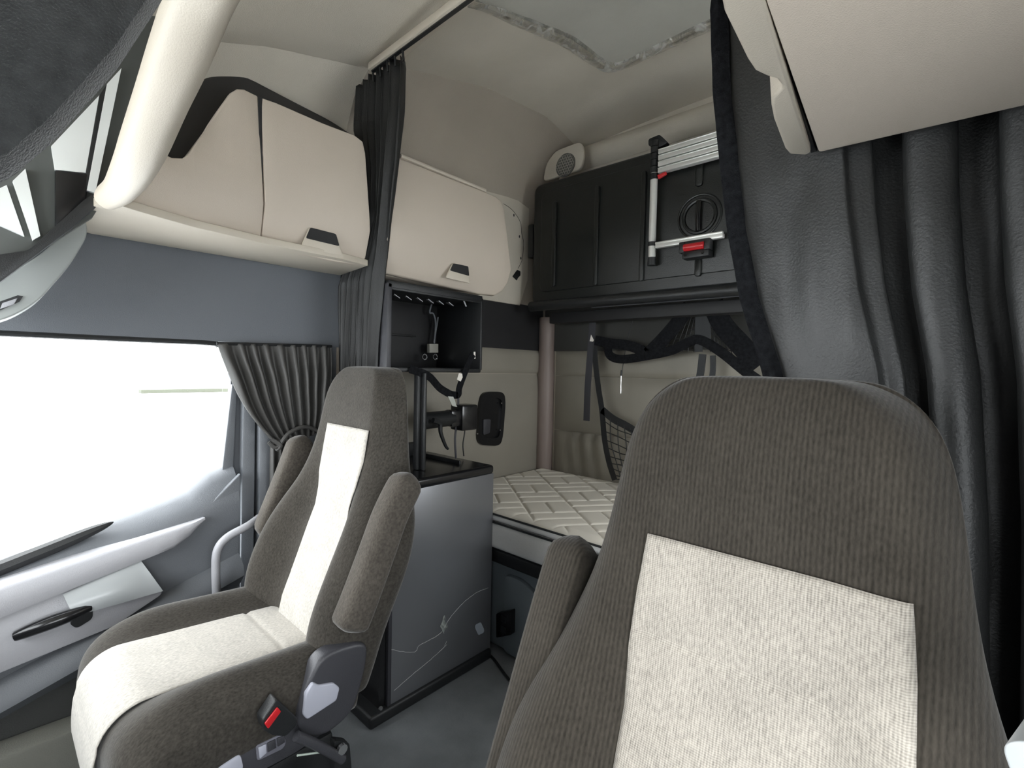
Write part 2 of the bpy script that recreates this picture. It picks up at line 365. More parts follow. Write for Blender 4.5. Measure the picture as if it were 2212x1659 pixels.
# grab-latch trim on the windshield pillar
g = thing('pillar_latch_trim', at(60, 600, 'x', -1.6), 'pale grey-green rounded pillar cover with a small latch slot, above the window', 'pillar cover')
XT = -1.6
gp = rnd_outline([at(-60, 645, 'x', XT), at(0, 604, 'x', XT), at(90, 548, 'x', XT), at(182, 462, 'x', XT), at(192, 505, 'x', XT), at(150, 575, 'x', XT), at(80, 655, 'x', XT), at(10, 693, 'x', XT), at(-60, 700, 'x', XT)], .03)
obj('cover', prism(gp, (-.12, 0, 0)), mat('pale_grey_green_plastic', (.33, .35, .34), .45), g, bev=.025, seg=4)
obj('latch_slot', prism([at(-10, 655, 'x', XT+.001), at(38, 638, 'x', XT+.001), at(50, 640, 'x', XT+.001), at(42, 652, 'x', XT+.001), at(-10, 675, 'x', XT+.001)], (.003, 0, 0)), BLK, g)
obj('latch_tab', prism([at(5, 655, 'x', XT+.004), at(38, 644, 'x', XT+.004), at(30, 658, 'x', XT+.004), at(0, 668, 'x', XT+.004)], (.005, 0, 0)), GREYL, g, bev=.001)

struct('trim_12', prism([at(-150, 1700, 'x', -1.62), at(0, 1638, 'x', -1.62), at(190, 1566, 'x', -1.62), at(230, 1760, 'x', -1.62), at(-150, 1900, 'x', -1.62)], (-.1, 0, -.01)), mat('olive_grey_carpet', (.19, .19, .165), .95, bump=.6, bscale=300), bev=.01)
# ------------------------------------------------------------------ passenger door
XD = -1.74
def D(px, py, x=XD): return at(px, py, 'x', x)
dr = thing('door_1', (WX, .1, 0), 'blue-grey passenger door with sloping ledge, armrest and black pull', 'door'); dr['kind'] = 'structure'
def belt(y): return interp([(-.8, .45), (0, .655), (.3, .725), (.43, .762), (.5, .82), (.57, .84)], y)
# section lofted along y: window sill -> ledge -> face -> lower pocket
ysd = [-.8, -.5, -.2, 0, .1, .2, .3, .38, .44, .50, .54, .57]
rows = []
for y in ysd:
    b = belt(y)-.03; bb = interp([(-.8, .45), (0, .655), (.57, .835)], y)-.03
    rows.append([Vector(p) for p in ((WX, y, b+.04), (WX+.03, y, b+.032), (WX+.05, y, min(b, bb+.02)+.012), (XD, y, bb-.035), (XD+.006, y, bb-.055), (XD+.006, y, bb-.075), (XD+.004, y, bb-.11), (XD, y, bb-.15), (XD, y, bb-.24), (XD+.045, y, bb-.27), (XD+.05, y, bb-.30), (XD+.01, y, bb-.34), (XD-.01, y, bb-.36), (WX, y, bb-.36))])
obj('door_panel', sheet(rows), GREYP, dr, solid=.004, ang=50)
obj('lower_carpet', box(WX, XD+.02, -.8, .57, .01, .34), mat('dark_grey_door_carpet', (.05, .052, .05), .9, bump=.6, bscale=300), dr, bev=.02)
# light ledge insert with rounded end
def LD(t, px0, py0, px1, py1, x): return D(px0, py0, x).lerp(D(px1, py1, x), t)
led = []
for k in range(22):
    t = -.9+1.9*k/21
    tt = 1-max(0, (t-.80)/.20)**2
    A_, B_ = LD(t, 0, 1262, 440, 1118, XD+.012), LD(t, 0, 1334, 440, 1156, XD+.035)
    B_ = A_.lerp(B_, .12+.88*tt)
    led.append([A_+Vector((-.03, 0, .004)), A_, A_.lerp(B_, .2)+Vector((.014, 0, .004)), A_.lerp(B_, .5)+Vector((.014, 0, 0)), A_.lerp(B_, .85)+Vector((.006, 0, 0)), B_, B_+Vector((-.03, 0, -.004))])
obj('ledge_insert', sheet(led), GREYL, dr, solid=.003, ang=60)
# demister slot in the sill
obj('defrost_slot', tube([(XD-.035, y, interp([(-.8, .45), (0, .655), (.57, .835)], y)-.002) for y in (-.4, -.1, .1, .2, .25)], lambda t: .018*(1-t**4)+.002, 8), BLK, dr)
# pull pocket
def pk(u, v):
    p0, p1 = D(136, 1284, XD+.026), D(302, 1208, XD+.026); q0, q1 = D(160, 1330, XD+.05), D(352, 1276, XD+.05)
    a = p0.lerp(p1, u); b = q0.lerp(q1, u); p = a.lerp(b, v); p.x += .018*math.sin(math.pi*v)*(.4+.6*math.sin(math.pi*min(1, u*1.1))); return p
obj('pull_pocket', grid(pk, 14, 10), SATIN, dr, solid=.006)
bp_ = [D(-250, 1440, XD+.02), D(0, 1330, XD+.02), D(302, 1208, XD+.02), D(354, 1282, XD+.035), D(250, 1352, XD+.035), D(0, 1455, XD+.035), D(-250, 1560, XD+.035)]
obj('armrest_panel', prism(rnd_outline(bp_, .015), (-.012, 0, 0)), GREYL, dr, bev=.004)
obj('pull_handle', tube([D(32, 1375, XD+.04), D(90, 1352, XD+.055), D(150, 1330, XD+.06), D(196, 1312, XD+.05)], lambda t: .009+.008*math.sin(math.pi*min(1, t*.9+.1)), 10), BLKG, dr, label='black pull handle')
obj('handle_recess', prism(rnd_outline([D(148, 1345, XD+.032), D(200, 1312, XD+.032), D(200, 1335, XD+.032), D(165, 1357, XD+.032)], .01), (.004, 0, 0)), BLK, dr)
obj('lock_button', join(tube([D(472, 1092, XD-.03), D(472, 1083, XD-.03)], .004, 8), tube([D(472, 1085, XD-.03), D(472, 1081, XD-.03)], .007, 8)), BLK, dr)
# grab bar on the door end
obj('grab_bar', tube([D(468, 1285, -1.66), D(466, 1230, -1.66), D(470, 1188, -1.66), D(492, 1160, -1.66), D(535, 1136, -1.66), D(560, 1118, -1.69)], .0125, 12), GREYL, dr, label='pale grey bent grab bar')
obj('door_end_cap', prism([(-1.76, .44, .70), (-1.76, .575, .83), (-1.76, .575, .03), (-1.76, .44, .03)], (.02, 0, 0)), GREYP, dr, bev=.004)
# window frame, glass, division bar
fr = struct('window_1', prism([(WX, -.8, 1.262), (WX, .53, 1.262), (WX, .545, 1.24), (WX, .545, .8), (WX, .5, .8), (WX, .43, .74), (WX, 0, .63), (WX, -.8, .43)], (-.004, 0, 0)), GLASS, sm=False)
obj('window_top_seal', tube([(WX+.006, y, 1.262) for y in (-.8, 0, .3, .5)]+[(WX+.006, .53, 1.255)], .009, 8), BLK, fr)
obj('division_bar', prism([D(497, 830, WX), D(508, 830, WX), D(498, 1046, WX), D(472, 1046, WX)], (.02, 0, 0)), GREYP, fr, bev=.003)
struct('trim_8', prism([(WX, .60, 1.27), (WX, .64, 1.27), (WX, .63, .0), (WX, .585, .0)], (.035, 0, 0)), GREYP, bev=.006)
struct('trim_9', prism([(WX, .645, 1.27), (WX, .69, 1.27), (WX, .69, .0), (WX, .645, .0)], (.05, 0, 0)), GREYP, bev=.01)

# ------------------------------------------------------------------ overhead cabinets on the passenger side
def face_prism(outline, xf, xb, zcut):
    """outline = (y,z) list; face displaced by xf(y,z); split at zcut; extruded to xb"""
    bm = bmesh.new(); vs = [bm.verts.new((0, y, z)) for y, z in outline]; bm.faces.new(vs)
    for zz in zcut:
        bmesh.ops.bisect_plane(bm, geom=bm.verts[:]+bm.edges[:]+bm.faces[:], plane_co=(0, 0, zz), plane_no=(0, 0, 1))
    ymin, ymax = min(p[0] for p in outline), max(p[0] for p in outline); n = 8
    for i in range(1, n):
        bmesh.ops.bisect_plane(bm, geom=bm.verts[:]+bm.edges[:]+bm.faces[:], plane_co=(0, ymin+(ymax-ymin)*i/n, 0), plane_no=(0, 1, 0))
    ex = bmesh.ops.extrude_face_region(bm, geom=bm.faces[:])
    new = {v for v in ex['geom'] if isinstance(v, bmesh.types.BMVert)}
    for v in bm.verts:
        v.co.x = xb(v.co.y, v.co.z) if v in new else xf(v.co.y, v.co.z)
    bm.verts.index_update()
    out = [tuple(v.co) for v in bm.verts], [tuple(v.index for v in f.verts) for f in bm.faces]
    bm.free(); return out
def YZ(L, x=-1.5): return [(p.y, p.z) for p in (at(a, b, 'x', x) for a, b in L)]
def handle_recess(parent, pts, x, ):
    """cup pull: dark opening above, pale scoop below"""
    (a, b, c, d_) = pts
    q = rnd_outline([at(*a, 'x', x+.004), at(*b, 'x', x+.004), at(*c, 'x', x+.004), at(*d_, 'x', x+.004)], .008)
    h = obj('handle_cup', prism(q, (-.006, 0, 0)), BEIGE2, parent, bev=.002)
    m1, m2 = Vector(at(*a, 'x', x+.005)).lerp(at(*d_, 'x', x+.005), .52), Vector(at(*b, 'x', x+.005)).lerp(at(*c, 'x', x+.005), .60)
    A, B = at(*a, 'x', x+.005), at(*b, 'x', x+.005)
    cen = (A+B+m1+m2)/4
    qq = [cen.lerp(p, .93) for p in (A, B, m2, m1)]
    obj('handle_opening', prism(rnd_outline(qq, .006), (.002, 0, 0)), DARKV, h)

def xface(y, z):
    x = -1.5
    if z < 1.66: x -= (1.66-z)*.36
    else: x -= (z-1.66)*.03
    if z < 1.80 and y < .6: x += (max(0, .62-y)/.45)**1.6*.12*(1-max(0, z-1.62)/.18*.4)
    return x
cab = thing('overhead_cabinet', (-1.65, .5, 1.55), 'beige overhead cabinet with swept front nose above the passenger window', 'cabinet')
out = YZ([(566, 209), (600, 221), (700, 265), (768, 291), (786, 305), (791, 330), (799, 480), (799, 555), (790, 569), (740, 562), (573, 524)])
obj('door', face_prism(rnd_outline([Vector((0, y, z)) for y, z in out], .002) and [(y, z) for y, z in out], lambda y, z: xface(y, z)+.003, lambda y, z: xface(y, z)-.02, [1.66]), BEIGE, cab, bev=.003, seg=3, ang=50)
obj('door_gap', prism([at(a, b, 'x', c_) for a, b, c_ in ((558, 208, -1.506), (567, 211, -1.506), (567, 330, -1.503), (575, 440, -1.505), (576, 520, -1.545), (570, 520, -1.545), (566, 440, -1.503), (560, 330, -1.503))], (-.004, 0, 0)), DARKV, cab)
dd = cab.children[-1]
handle_recess(dd, [(668, 490), (727, 505), (741, 552), (648, 538)], -1.507)
out2 = YZ([(560, 205), (530, 190), (515, 189), (500, 198), (470, 240), (430, 300), (400, 340), (385, 351), (360, 352), (325, 338), (290, 340), (240, 380), (215, 415), (215, 440), (260, 450), (330, 470), (420, 493), (572, 523)])
obj('nose_panel', face_prism(out2, lambda y, z: xface(y, z), lambda y, z: xface(y, z)-.03, [1.66, 1.74]), BEIGE, cab, bev=.004, seg=3, ang=60)
# carcass behind door and nose + underside
o1 = [(y, z) for y, z in YZ([(517, 195), (780, 302), (797, 480), (797, 568), (572, 523), (400, 488), (235, 446), (330, 400), (405, 345)])]
obj('carcass', face_prism(o1, lambda y, z: xface(y, z)-.018, lambda y, z: WX+(.012 if z < 1.7 else .09), [1.66, 1.72]), BEIGE, cab, bev=.004)
und = [at(795, 574, 'z', 1.548), at(740, 560, 'z', 1.548), at(570, 526, 'z', 1.548), at(420, 491, 'z', 1.548), at(300, 457, 'z', 1.548), at(222, 432, 'z', 1.548), at(196, 450, 'z', 1.548), at(180, 478, 'z', 1.548), at(184, 503, 'z', 1.548), at(735, 595, 'z', 1.548)]
obj('underside', prism(rnd_outline(und, [.004]*6+[.03, .03, .02, .004]), (0, 0, .02)), BEIGE2, cab, bev=.005, seg=3)

rec = [at(a, b, 'x', -1.69) for a, b in ((270, 400), (330, 300), (385, 215), (440, 165), (520, 158), (610, 205), (720, 262), (775, 300), (775, 500), (400, 480), (270, 440))]  # dark panel stands in for the shade inside the recess
obj('recess_shade', prism(rnd_outline(rec, .04), (-.02, 0, 0)), mat('dark_brown_grey_recess_shade', (.035, .033, .031), .9), cab, bev=.018, seg=5, label='dark panel painted as recess shade behind the nose')
cab2 = thing('overhead_cabinet', (-1.66, 1.2, 1.52), 'beige overhead cabinet in the sleeper, behind the bunched black curtain', 'cabinet')
def xf2(y, z):
    x = -1.49
    if z < 1.645: x -= (1.645-z)*.38
    else: x -= (z-1.645)*.05
    return x
o3 = YZ([(836, 328), (860, 336), (1000, 392), (1075, 422), (1087, 432), (1093, 450), (1104, 580), (1104, 610), (1097, 628), (1083, 637), (1050, 633), (846, 588), (836, 584)], -1.49)
obj('door', face_prism(o3, lambda y, z: xf2(y, z)+.003, lambda y, z: xf2(y, z)-.022, [1.645]), BEIGE, cab2, bev=.007, seg=3, ang=50)
handle_recess(cab2.children[-1], [(978, 568), (1012, 575), (1016, 612), (963, 600)], -1.494)
o4 = YZ([(838, 320), (860, 326), (1000, 382), (1070, 414), (1080, 430), (1095, 610), (1080, 632), (846, 590), (838, 586)], -1.49)
obj('carcass', face_prism(o4, lambda y, z: xf2(y, z)-.02, lambda y, z: WX+.03, [1.645]), BEIGE, cab2, bev=.004)
obj('hinge_strip', tube([at(865, 337, 'x', -1.52), at(1048, 412, 'x', -1.52)], .008, 8), BEIGE2, cab2)

# torn beige liner panel behind the cabinet
o = obj('side_liner_panel', prism([(WX+.012, 1.60, 1.55), (WX+.012, 2.02, 1.552), (WX+.012, 2.08, 1.7), (WX+.012, 2.08, 2.2), (WX+.012, 1.60, 2.2)], (.01, 0, 0)), HEAD, sm=False)
tag(o, 'grey-beige liner panel with screw holes between sleeper cabinet and folded bunk', 'wall panel')
for q in ((1110, 465), (1122, 511), (1125, 558)):
    p = at(*q, 'x', WX+.024); obj('screw_hole', prism([p+Vector((0, .005*math.cos(a), .008*math.sin(a))) for a in [i*math.pi/4 for i in range(8)]], (.001, 0, 0)), BLK, o)
obj('torn_hole', prism([at(a, b, 'x', WX+.024) for a, b in ((1107, 597), (1117, 583), (1124, 586), (1124, 595), (1119, 600), (1116, 606))], (.001, 0, 0)), BLK, o)
obj('tear_line', tube([at(a, b, 'x', WX+.023) for a, b in ((1088, 440), (1108, 455), (1124, 480), (1127, 505), (1131, 525), (1128, 560), (1119, 580))], .0012, 5), DARKV, o)

# ------------------------------------------------------------------ open black cubby under the sleeper cabinet
cb = thing('open_cubby', (-1.6, 1.15, 1.19), 'open black media cubby with wires, under the sleeper overhead cabinet', 'cubby')
x0, x1, y0, y1, z0, z1 = -1.80, -1.495, .975, 1.44, 1.19, 1.495
obj('top_panel', box(x0, x1, y0, y1+.0, z1-.015, z1+.01), BLK, cb, bev=.002)
obj('bottom_panel', box(x0, x1, y0, y1, z0-.012, z0+.006), BLK, cb, bev=.006)
obj('side_panel', box(x0, x1, y1-.008, y1+.004, z0, z1), BLK, cb, bev=.002)
obj('side_panel', box(x0, x1, y0-.004, y0+.016, z0, z1), SEATP, cb, bev=.002)
obj('back_panel', join(box(x0, x0+.01, y0, y1, z0, z1), box(x0+.01, x0+.03, y0, 1.3, z0+.14, z0+.148)), DARKV, cb, bev=.001)
obj('valance', box(x1-.012, x1-.002, y0, y1, z1-.022, z1-.008), BLK, cb, bev=.002)
for i in range(6):
    yy = 1.02+i*.052; obj('vent_fin', prism([(x1-.03, yy, z1-.034), (x1-.11, yy+.05, z1-.024), (x1-.11, yy+.075, z1-.03), (x1-.03, yy+.025, z1-.046)], (0, 0, .003)), GREYL, cb, sm=False)
def cbp(px, py, x=x0+.05): return at(px, py, 'x', x)
obj('cable', tube([cbp(933, 655), cbp(928, 675), cbp(936, 678), cbp(941, 700), cbp(938, 742)], .004, 7), GREYP, cb)
obj('cable', tube([cbp(946, 685), cbp(944, 700), cbp(937, 740)], .0035, 7), GREYP, cb)
obj('connector_block', prism([cbp(922, 743), cbp(941, 743), cbp(941, 762), cbp(922, 762)], (.02, 0, 0)), GREYS, cb, bev=.002)
for q in ((917, 771), (940, 771)): 
    p = cbp(*q, x0+.06); obj('socket', tube([p+Vector((.008*0, .012*math.cos(a), .012*math.sin(a))) for a in [i*math.pi/4 for i in range(8)]], .003, 6, closed=True), STEEL, cb)
obj('magnet_plate', prism([cbp(1023, 760, x1-.02), cbp(1026, 760, x1-.02), cbp(1026, 775, x1-.02), cbp(1023, 775, x1-.02)], (.003, 0, 0)), WHITE, cb, label='small white metal plate')
for a, b in (((1001, 647), (1007, 662)), ((1036, 646), (1042, 661)), ((1012, 649), (1024, 647))):
    obj('clip', tube([at(*a, 'x', x1-.03), at(*b, 'x', x1-.03)], .003, 6), GREYL, cb)
# webbing loop hanging under it
st = thing('hanging_strap', (-1.485, 1.15, 1.1), 'black webbing strap looping below the open cubby, with white label', 'strap')
XS = -1.485
obj('webbing', join(ribbon([at(885, 797, 'x', XS), at(925, 812, 'x', XS), at(950, 838, 'x', XS), at(975, 853, 'x', XS)], (0, .5, 1), .03, .003),
     ribbon([at(975, 853, 'x', XS), at(990, 852, 'x', XS), at(993, 835, 'x', XS), at(1012, 785, 'x', XS), at(1022, 765, 'x', XS)], (0, 1, .2), .03, .003)), FELT, st)
obj('care_label', prism([at(a, b, 'x', XS+.006) for a, b in ((991, 806), (998, 807), (999, 815), (995, 824), (987, 820))], (.001, 0, 0)), WHITE, st, sm=False, label='white care label')
obj('silver_tag', prism([at(a, b, 'x', XS+.002) for a, b in ((967, 856), (979, 857), (987, 879), (977, 877))], (.001, 0, 0)), TAG, st, sm=False, label='shiny silver tag')

# ------------------------------------------------------------------ silver faced cabinet behind the passenger seat
XC = -1.375
tl, trr, br, bl = at(870, 1063, 'x', XC), at(1065, 1021, 'x', XC), at(1052, 1412, 'x', XC), at(846, 1547, 'x', XC)
yA, yB, zt = bl.y, trr.y, trr.z-.003
fc = thing('silver_cabinet', (-1.6, (yA+yB)/2, 0), 'tall low cabinet with scratched silver-grey front and black top behind the passenger seat', 'cabinet')
obj('carcass', box(WX+.01, XC-.012, yA-.045, yB, .03, zt+.02), BLKG, fc, bev=.004)
obj('front_panel', box(XC-.012, XC, yA-.004, yB+.004, .04, zt), SILV, fc, bev=.0015)
obj('edge_strip', box(XC-.02, XC+.0015, yA-.018, yA-.004, .035, zt+.001), SEATP, fc, bev=.002)
obj('top_rim', box(WX+.012, XC+.004, yA-.03, yB+.004, zt, zt+.035), BLKG, fc, bev=.012, seg=4)
obj('plinth', box(WX+.012, XC+.012, yA-.09, yB+.004, .0005, .045), BLK, fc, bev=.012, seg=3)
obj('rear_tray', join(box(WX+.03, -1.47, yB-.10, yB-.09, zt+.03, zt+.05), box(WX+.03, WX+.06, yA, yB-.09, zt+.03, zt+.09)), BLK, fc, bev=.003)
obj('screw', tube([at(810+12, 1529, 'x', XC+.013), at(823, 1531, 'x', XC+.013)], .007, 8), STEEL, fc)
def scratch(L, r=.0011):
    Q = crom([at(a, b, 'x', XC+.0002) for a, b in L], 6)
    Q = [p+Vector((0, .0015*noise.noise(Vector((i*.9, r*1e3, 0))), .0022*noise.noise(Vector((i*.8, 3, r*1e3))))) for i, p in enumerate(Q)]
    return tube(Q, lambda t: r*(.55+.6*abs(noise.noise(Vector((t*14, r*1e3, 5))))), 5, raw=True)
obj('scratches', join(scratch([(840, 1401), (865, 1407), (896, 1408), (905, 1395), (925, 1384), (946, 1372), (958, 1360)]),
    scratch([(960, 1355), (972, 1335), (1000, 1303), (1030, 1280), (1055, 1270)]), scratch([(851, 1492), (890, 1458), (930, 1425), (965, 1393)]),
    scratch([(930, 1487), (1000, 1438)], .0006), scratch([(960, 1395), (965, 1385)])), SCR, fc)
obj('dent', grid(lambda u, v: at(959+(7+3*math.sin(u*19))*math.cos(u*6.283)*v, 1349+(15+6*math.sin(u*25+1))*math.sin(u*6.283)*v, 'x', XC+.0012+.002*math.sin(9*v)), 24, 5), TAG, fc)
obj('scuff', grid(lambda u, v: at(1036+(9+2*math.sin(u*12.566))*math.cos(u*6.283)*v, 1358+(13+1*math.sin(u*25.13))*math.sin(u*6.283)*v, 'x', XC+.0006), 24, 3), mat('dusty_blue_scuff', (.36, .40, .45), .8), fc)

# black post with swing arm standing on the cabinet
ps = thing('table_post', (-1.50, 1.13, zt+.035), 'black upright post with swing-arm clamp on the silver cabinet', 'post')
obj('upright', join(box(-1.52, -1.49, 1.108, 1.15, zt+.036, 1.176), box(-1.485, -1.465, 1.12, 1.128, zt+.036, 1.176)), BLK, ps, bev=.006)
obj('arm', tube([(-1.53, 1.15, .985), (-1.56, 1.33, .985)], .034, 12), BLK, ps)
obj('clamp', join(box(-1.60, -1.52, 1.36, 1.45, .93, 1.04), box(-1.58, -1.53, 1.31, 1.37, .95, 1.02)), BLKG, ps, bev=.008)
obj('lever', tube([at(935, 908, 'x', -1.48), at(950, 915, 'x', -1.48), at(952, 935, 'x', -1.48), at(962, 962, 'x', -1.48), at(968, 970, 'x', -1.48)], lambda t: .011-.006*t, 8), BLK, ps)
for L in ([(990, 855), (989, 900), (983, 945), (985, 990)], [(1003, 895), (1004, 930), (1000, 960), (1002, 985)]):
    o = obj('cable', tube([at(a, b, 'x', -1.56) for a, b in L], .003 if L[0][0] > 1000 else .005, 6), BLK if L[0][0] > 1000 else SEATP, ps)

# recessed latch box on the sleeper side wall
lt = thing('recessed_latch', (WX, 1.83, .93), 'black rounded recessed latch plate on the sleeper side wall above the mattress', 'latch')
def LP(px, py, x=WX+.02): return at(px, py, 'x', x)
lo = rnd_outline([LP(1027, 960), LP(1032, 868), LP(1040, 846), LP(1085, 846), LP(1088, 870), LP(1082, 945), LP(1075, 963)], .05, 6)
cen = sum(lo, Vector())/len(lo)
li = [cen.lerp(p, .74) for p in lo]; n = len(lo)
V = [p for p in lo]+[p+Vector((.016, 0, 0)) for p in lo]+[p+Vector((.014, 0, 0)) for p in li]+[p+Vector((.002, 0, 0)) for p in li]
Fc = [(k*n+i, k*n+(i+1) % n, (k+1)*n+(i+1) % n, (k+1)*n+i) for k in range(3) for i in range(n)]+[tuple(range(3*n, 4*n))]
obj('bezel', (V, Fc), BLKG, lt, ang=40)
obj('paddle', prism(rnd_outline([LP(1042, 905), LP(1058, 905), LP(1056, 935), LP(1042, 940)], .01), (.01, 0, 0)), SEATP, lt, bev=.003)
for q in ((1083, 871), (1080, 929), (1031, 937)):
    p = LP(*q, WX+.035); obj('screw', tube([p, p+Vector((.003, 0, 0))], .004, 8, raw=True), STEEL, lt)

# ------------------------------------------------------------------ sleeper walls: padding
def pad(name, x0, x1, z0, z1, bulge=.02, m_=PADV, n=10):
    return struct(name, grid(lambda u, v: Vector((x0+(x1-x0)*u, RY-.006-bulge*(1-(2*v-1)**6)*(1-(2*u-1)**30)-.003*noise.noise(Vector((u*9, v*2, z0*7))), z0+(z1-z0)*v)), 60, n), m_, solid=.004)
pad('wall_rear_padding_upper', -1.72, DX, 1.165, 1.305)
pad('wall_rear_padding_middle', -1.72, DX, .85, 1.162)
def wr(u, v):
    x = -1.72+2.08*u; z = .5+.346*v
    wk = .010*math.exp(-((x+1.45)/.16)**2)*math.sin((x+1.45)*70+v*5)*(v) if x < -1.1 else 0
    return Vector((x, RY-.006-.03*(1-(2*v-1)**6)*(1-(2*u-1)**30)-wk, z))
struct('wall_rear_padding_lower', grid(wr, 120, 14), PADV, solid=.004)
struct('trim_10', join(tube([(-1.775, RY-.03, .5), (-1.775, RY-.03, 1.0), (-1.775, RY-.03, 1.5)], .048, 14)), PADR)
struct('wall_side_padding', join(grid(lambda u, v: Vector((WX+.004+.014*(1-(2*v-1)**8), .96+1.25*u, 1.172+.133*v)), 20, 8),
    grid(lambda u, v: Vector((WX+.004+.014*(1-(2*v-1)**10), .96+1.25*u, .45+.718*v)), 20, 16)), PADV, solid=.004)
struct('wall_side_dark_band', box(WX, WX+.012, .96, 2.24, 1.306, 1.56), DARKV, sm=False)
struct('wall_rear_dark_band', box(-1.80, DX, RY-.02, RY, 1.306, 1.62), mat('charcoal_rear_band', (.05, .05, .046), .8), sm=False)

# ------------------------------------------------------------------ lower bunk
YF = 1.418
bb = thing('lower_bunk_base', (-.75, 1.8, 0), 'dark bunk base box under the white mattress, power outlet on its front', 'bunk base')
obj('base_body', box(WX+.02, DX-.02, YF+.06, RY-.01, .001, .40), TEALP, bb, bev=.02)
obj('top_frame', box(WX+.02, DX-.02, YF+.0, RY-.01, .395, .455), BLK, bb, bev=.012, seg=3)
obj('front_moulding', prism(rnd_outline([(-1.355, 0, .34), (-1.27, 0, .345), (-1.12, 0, .29), (-1.02, 0, .20), (-1.02, 0, .012), (-1.355, 0, .012)], .03), (0, .03, 0)), TEALP, bb, bev=.01)
for ch in bb.children:
    if ch.name.startswith('front_mould'): ch.location.y += YF+.04
ol = thing('power_outlet', (-1.245, YF+.04, .2), 'small black twin power outlet on the bunk base front', 'outlet')
YO = YF+.045
oc = [at(1082, 1320, 'y', YO), at(1115, 1313, 'y', YO), at(1114, 1366, 'y', YO), at(1082, 1372, 'y', YO)]
obj('outlet_body', prism(rnd_outline(oc, .008), (0, -.03, 0)), BLKG, ol, bev=.003)
cc = sum(oc, Vector())/4
for dz in (.022, -.022): obj('socket_face', box(cc.x-.014, cc.x+.014, YO-.033, YO-.028, cc.z+dz-.014, cc.z+dz+.014), BLK, ol, bev=.002)
o = obj('floor_cable', tube([at(a, b, 'z', .006) for a, b in ((1046, 1402), (1055, 1412), (1068, 1425), (1090, 1455), (1110, 1480))], .005, 7), BLK)
tag(o, 'thin black cable lying on the floor between silver cabinet and bunk', 'cable')

mt = thing('mattress', (-.75, 1.8, .455), 'off-white quilted mattress on the lower bunk', 'mattress')
MX0, MX1, MY0, MY1 = WX+.03, DX-.04, YF-.012, RY-.04
obj('core', box(MX0, MX1, MY0, MY1, .457, .565), MATS, mt, bev=.02, seg=4, label='white woven mattress border')
obj('pillow_top_side', box(MX0+.004, MX1-.004, MY0+.002, MY1-.004, .572, .598), MATS, mt, bev=.012, seg=4)
obj('piping', join(tube([(MX0+.02, MY0+.002, .567), (MX1-.02, MY0+.002, .567)], .004, 6), tube([(MX0+.02, MY0+.004, .600), (MX1-.02, MY0+.004, .600)], .004, 6)), BLK, mt, label='black piping')
CS, A0 = .20, R(52)
def quilt(x, y):
    u = (x*math.cos(A0)+y*math.sin(A0)+5)/CS; v = (-x*math.sin(A0)+y*math.cos(A0)+5)/CS*1.25
    i, j = int(u), int(v); fu, fv = u-i, v-j
    if (i+j) % 2: fv = fv*2 % 1; dd_ = min(min(fu, 1-fu)*CS, min(fv, 1-fv)*CS/2.5)
    else: fu = fu*2 % 1; dd_ = min(min(fu, 1-fu)*CS/2, min(fv, 1-fv)*CS/1.25)
    return (1-math.exp(-dd_/.0045))*.0085
NXm, NYm = 560, 240
def mq(u, v):
    x = MX0+.008+(MX1-MX0-.016)*u; y = MY0+.006+(MY1-MY0-.012)*v
    e = min(u*(MX1-MX0), (1-u)*(MX1-MX0), v*(MY1-MY0), (1-v)*(MY1-MY0))
    r_ = math.sqrt(max(0, 1-(1-min(1, e/.03))**2))
    return Vector((x, y, .598+.016*r_*1+quilt(x, y)*min(1, e/.03)))
obj('quilted_top', grid(mq, NXm, NYm), MATT, mt, ang=180)

# ------------------------------------------------------------------ folded upper bunk
YU = 2.0
ub = thing('upper_bunk', (-.75, YU+.08, 1.54), 'black plastic upper bunk folded up against the rear wall', 'bunk')
def U(px, py, y=YU): return at(px, py, 'y', y)
zt_, zb_ = 2.18, 1.545
outl = rnd_outline([(-1.70, YU, zb_), (-1.70, YU, zt_), (.12, YU, zt_-.02), (.12, YU, zb_)], .05)
obj('bunk_shell', prism(outl, (0, .20, 0)), BUNKB, ub, bev=.018, seg=4)
obj('raised_panel', prism(rnd_outline([(-1.64, YU-.004, zb_+.06), (-1.64, YU-.004, zt_-.05), (.06, YU-.004, zt_-.07), (.06, YU-.004, zb_+.06)], .04), (0, .01, 0)), BUNKB, ub, bev=.004, seg=3)
def ribo(px, y0p, y1p, w_=.022):
    a, b = U(px, y0p), U(px, y1p); x = (a.x+b.x)/2; h1, h0 = a.z, b.z
    o = rnd_outline([(x-w_/2, YU-.003, h0), (x-w_/2, YU-.003, h1), (x+w_/2, YU-.003, h1), (x+w_/2, YU-.003, h0)], w_/2, 4)
    obj('rib', prism(o, (0, -.015, 0)), BUNKB, ub, bev=.004, seg=3)
for a in ((1200, 437, 620), (1291, 403, 617), (1391, 372, 608)): ribo(*a)
ribo(1510, 560, 598, .026); ribo(1513, 352, 404, .03)
def circ(c, r_, n=40): return [c+Vector((r_*math.cos(2*math.pi*i/n), 0, r_*math.sin(2*math.pi*i/n))) for i in range(n)]
cc = U(1512, 468); cc.y = YU-.006
obj('ring', join(tube(circ(cc, .088), .005, 8, closed=True, raw=True), tube(circ(cc, .066), .008, 8, closed=True, raw=True)), BUNKB, ub)
obj('grip_bar', tube([cc+Vector((0, -.008, .06)), cc+Vector((0, -.014, 0)), cc+Vector((0, -.008, -.06))], .011, 10), BLKG, ub)
obj('bottom_rail', tube([(-1.69, YU-.012, zb_-.012), (.12, YU-.012, zb_-.025)], .026, 14), BLK, ub)
obj('rail_edge', tube([(-1.3, YU-.02, zb_-.045), (.1, YU-.02, zb_-.048)], .003, 6), SEATP, ub)
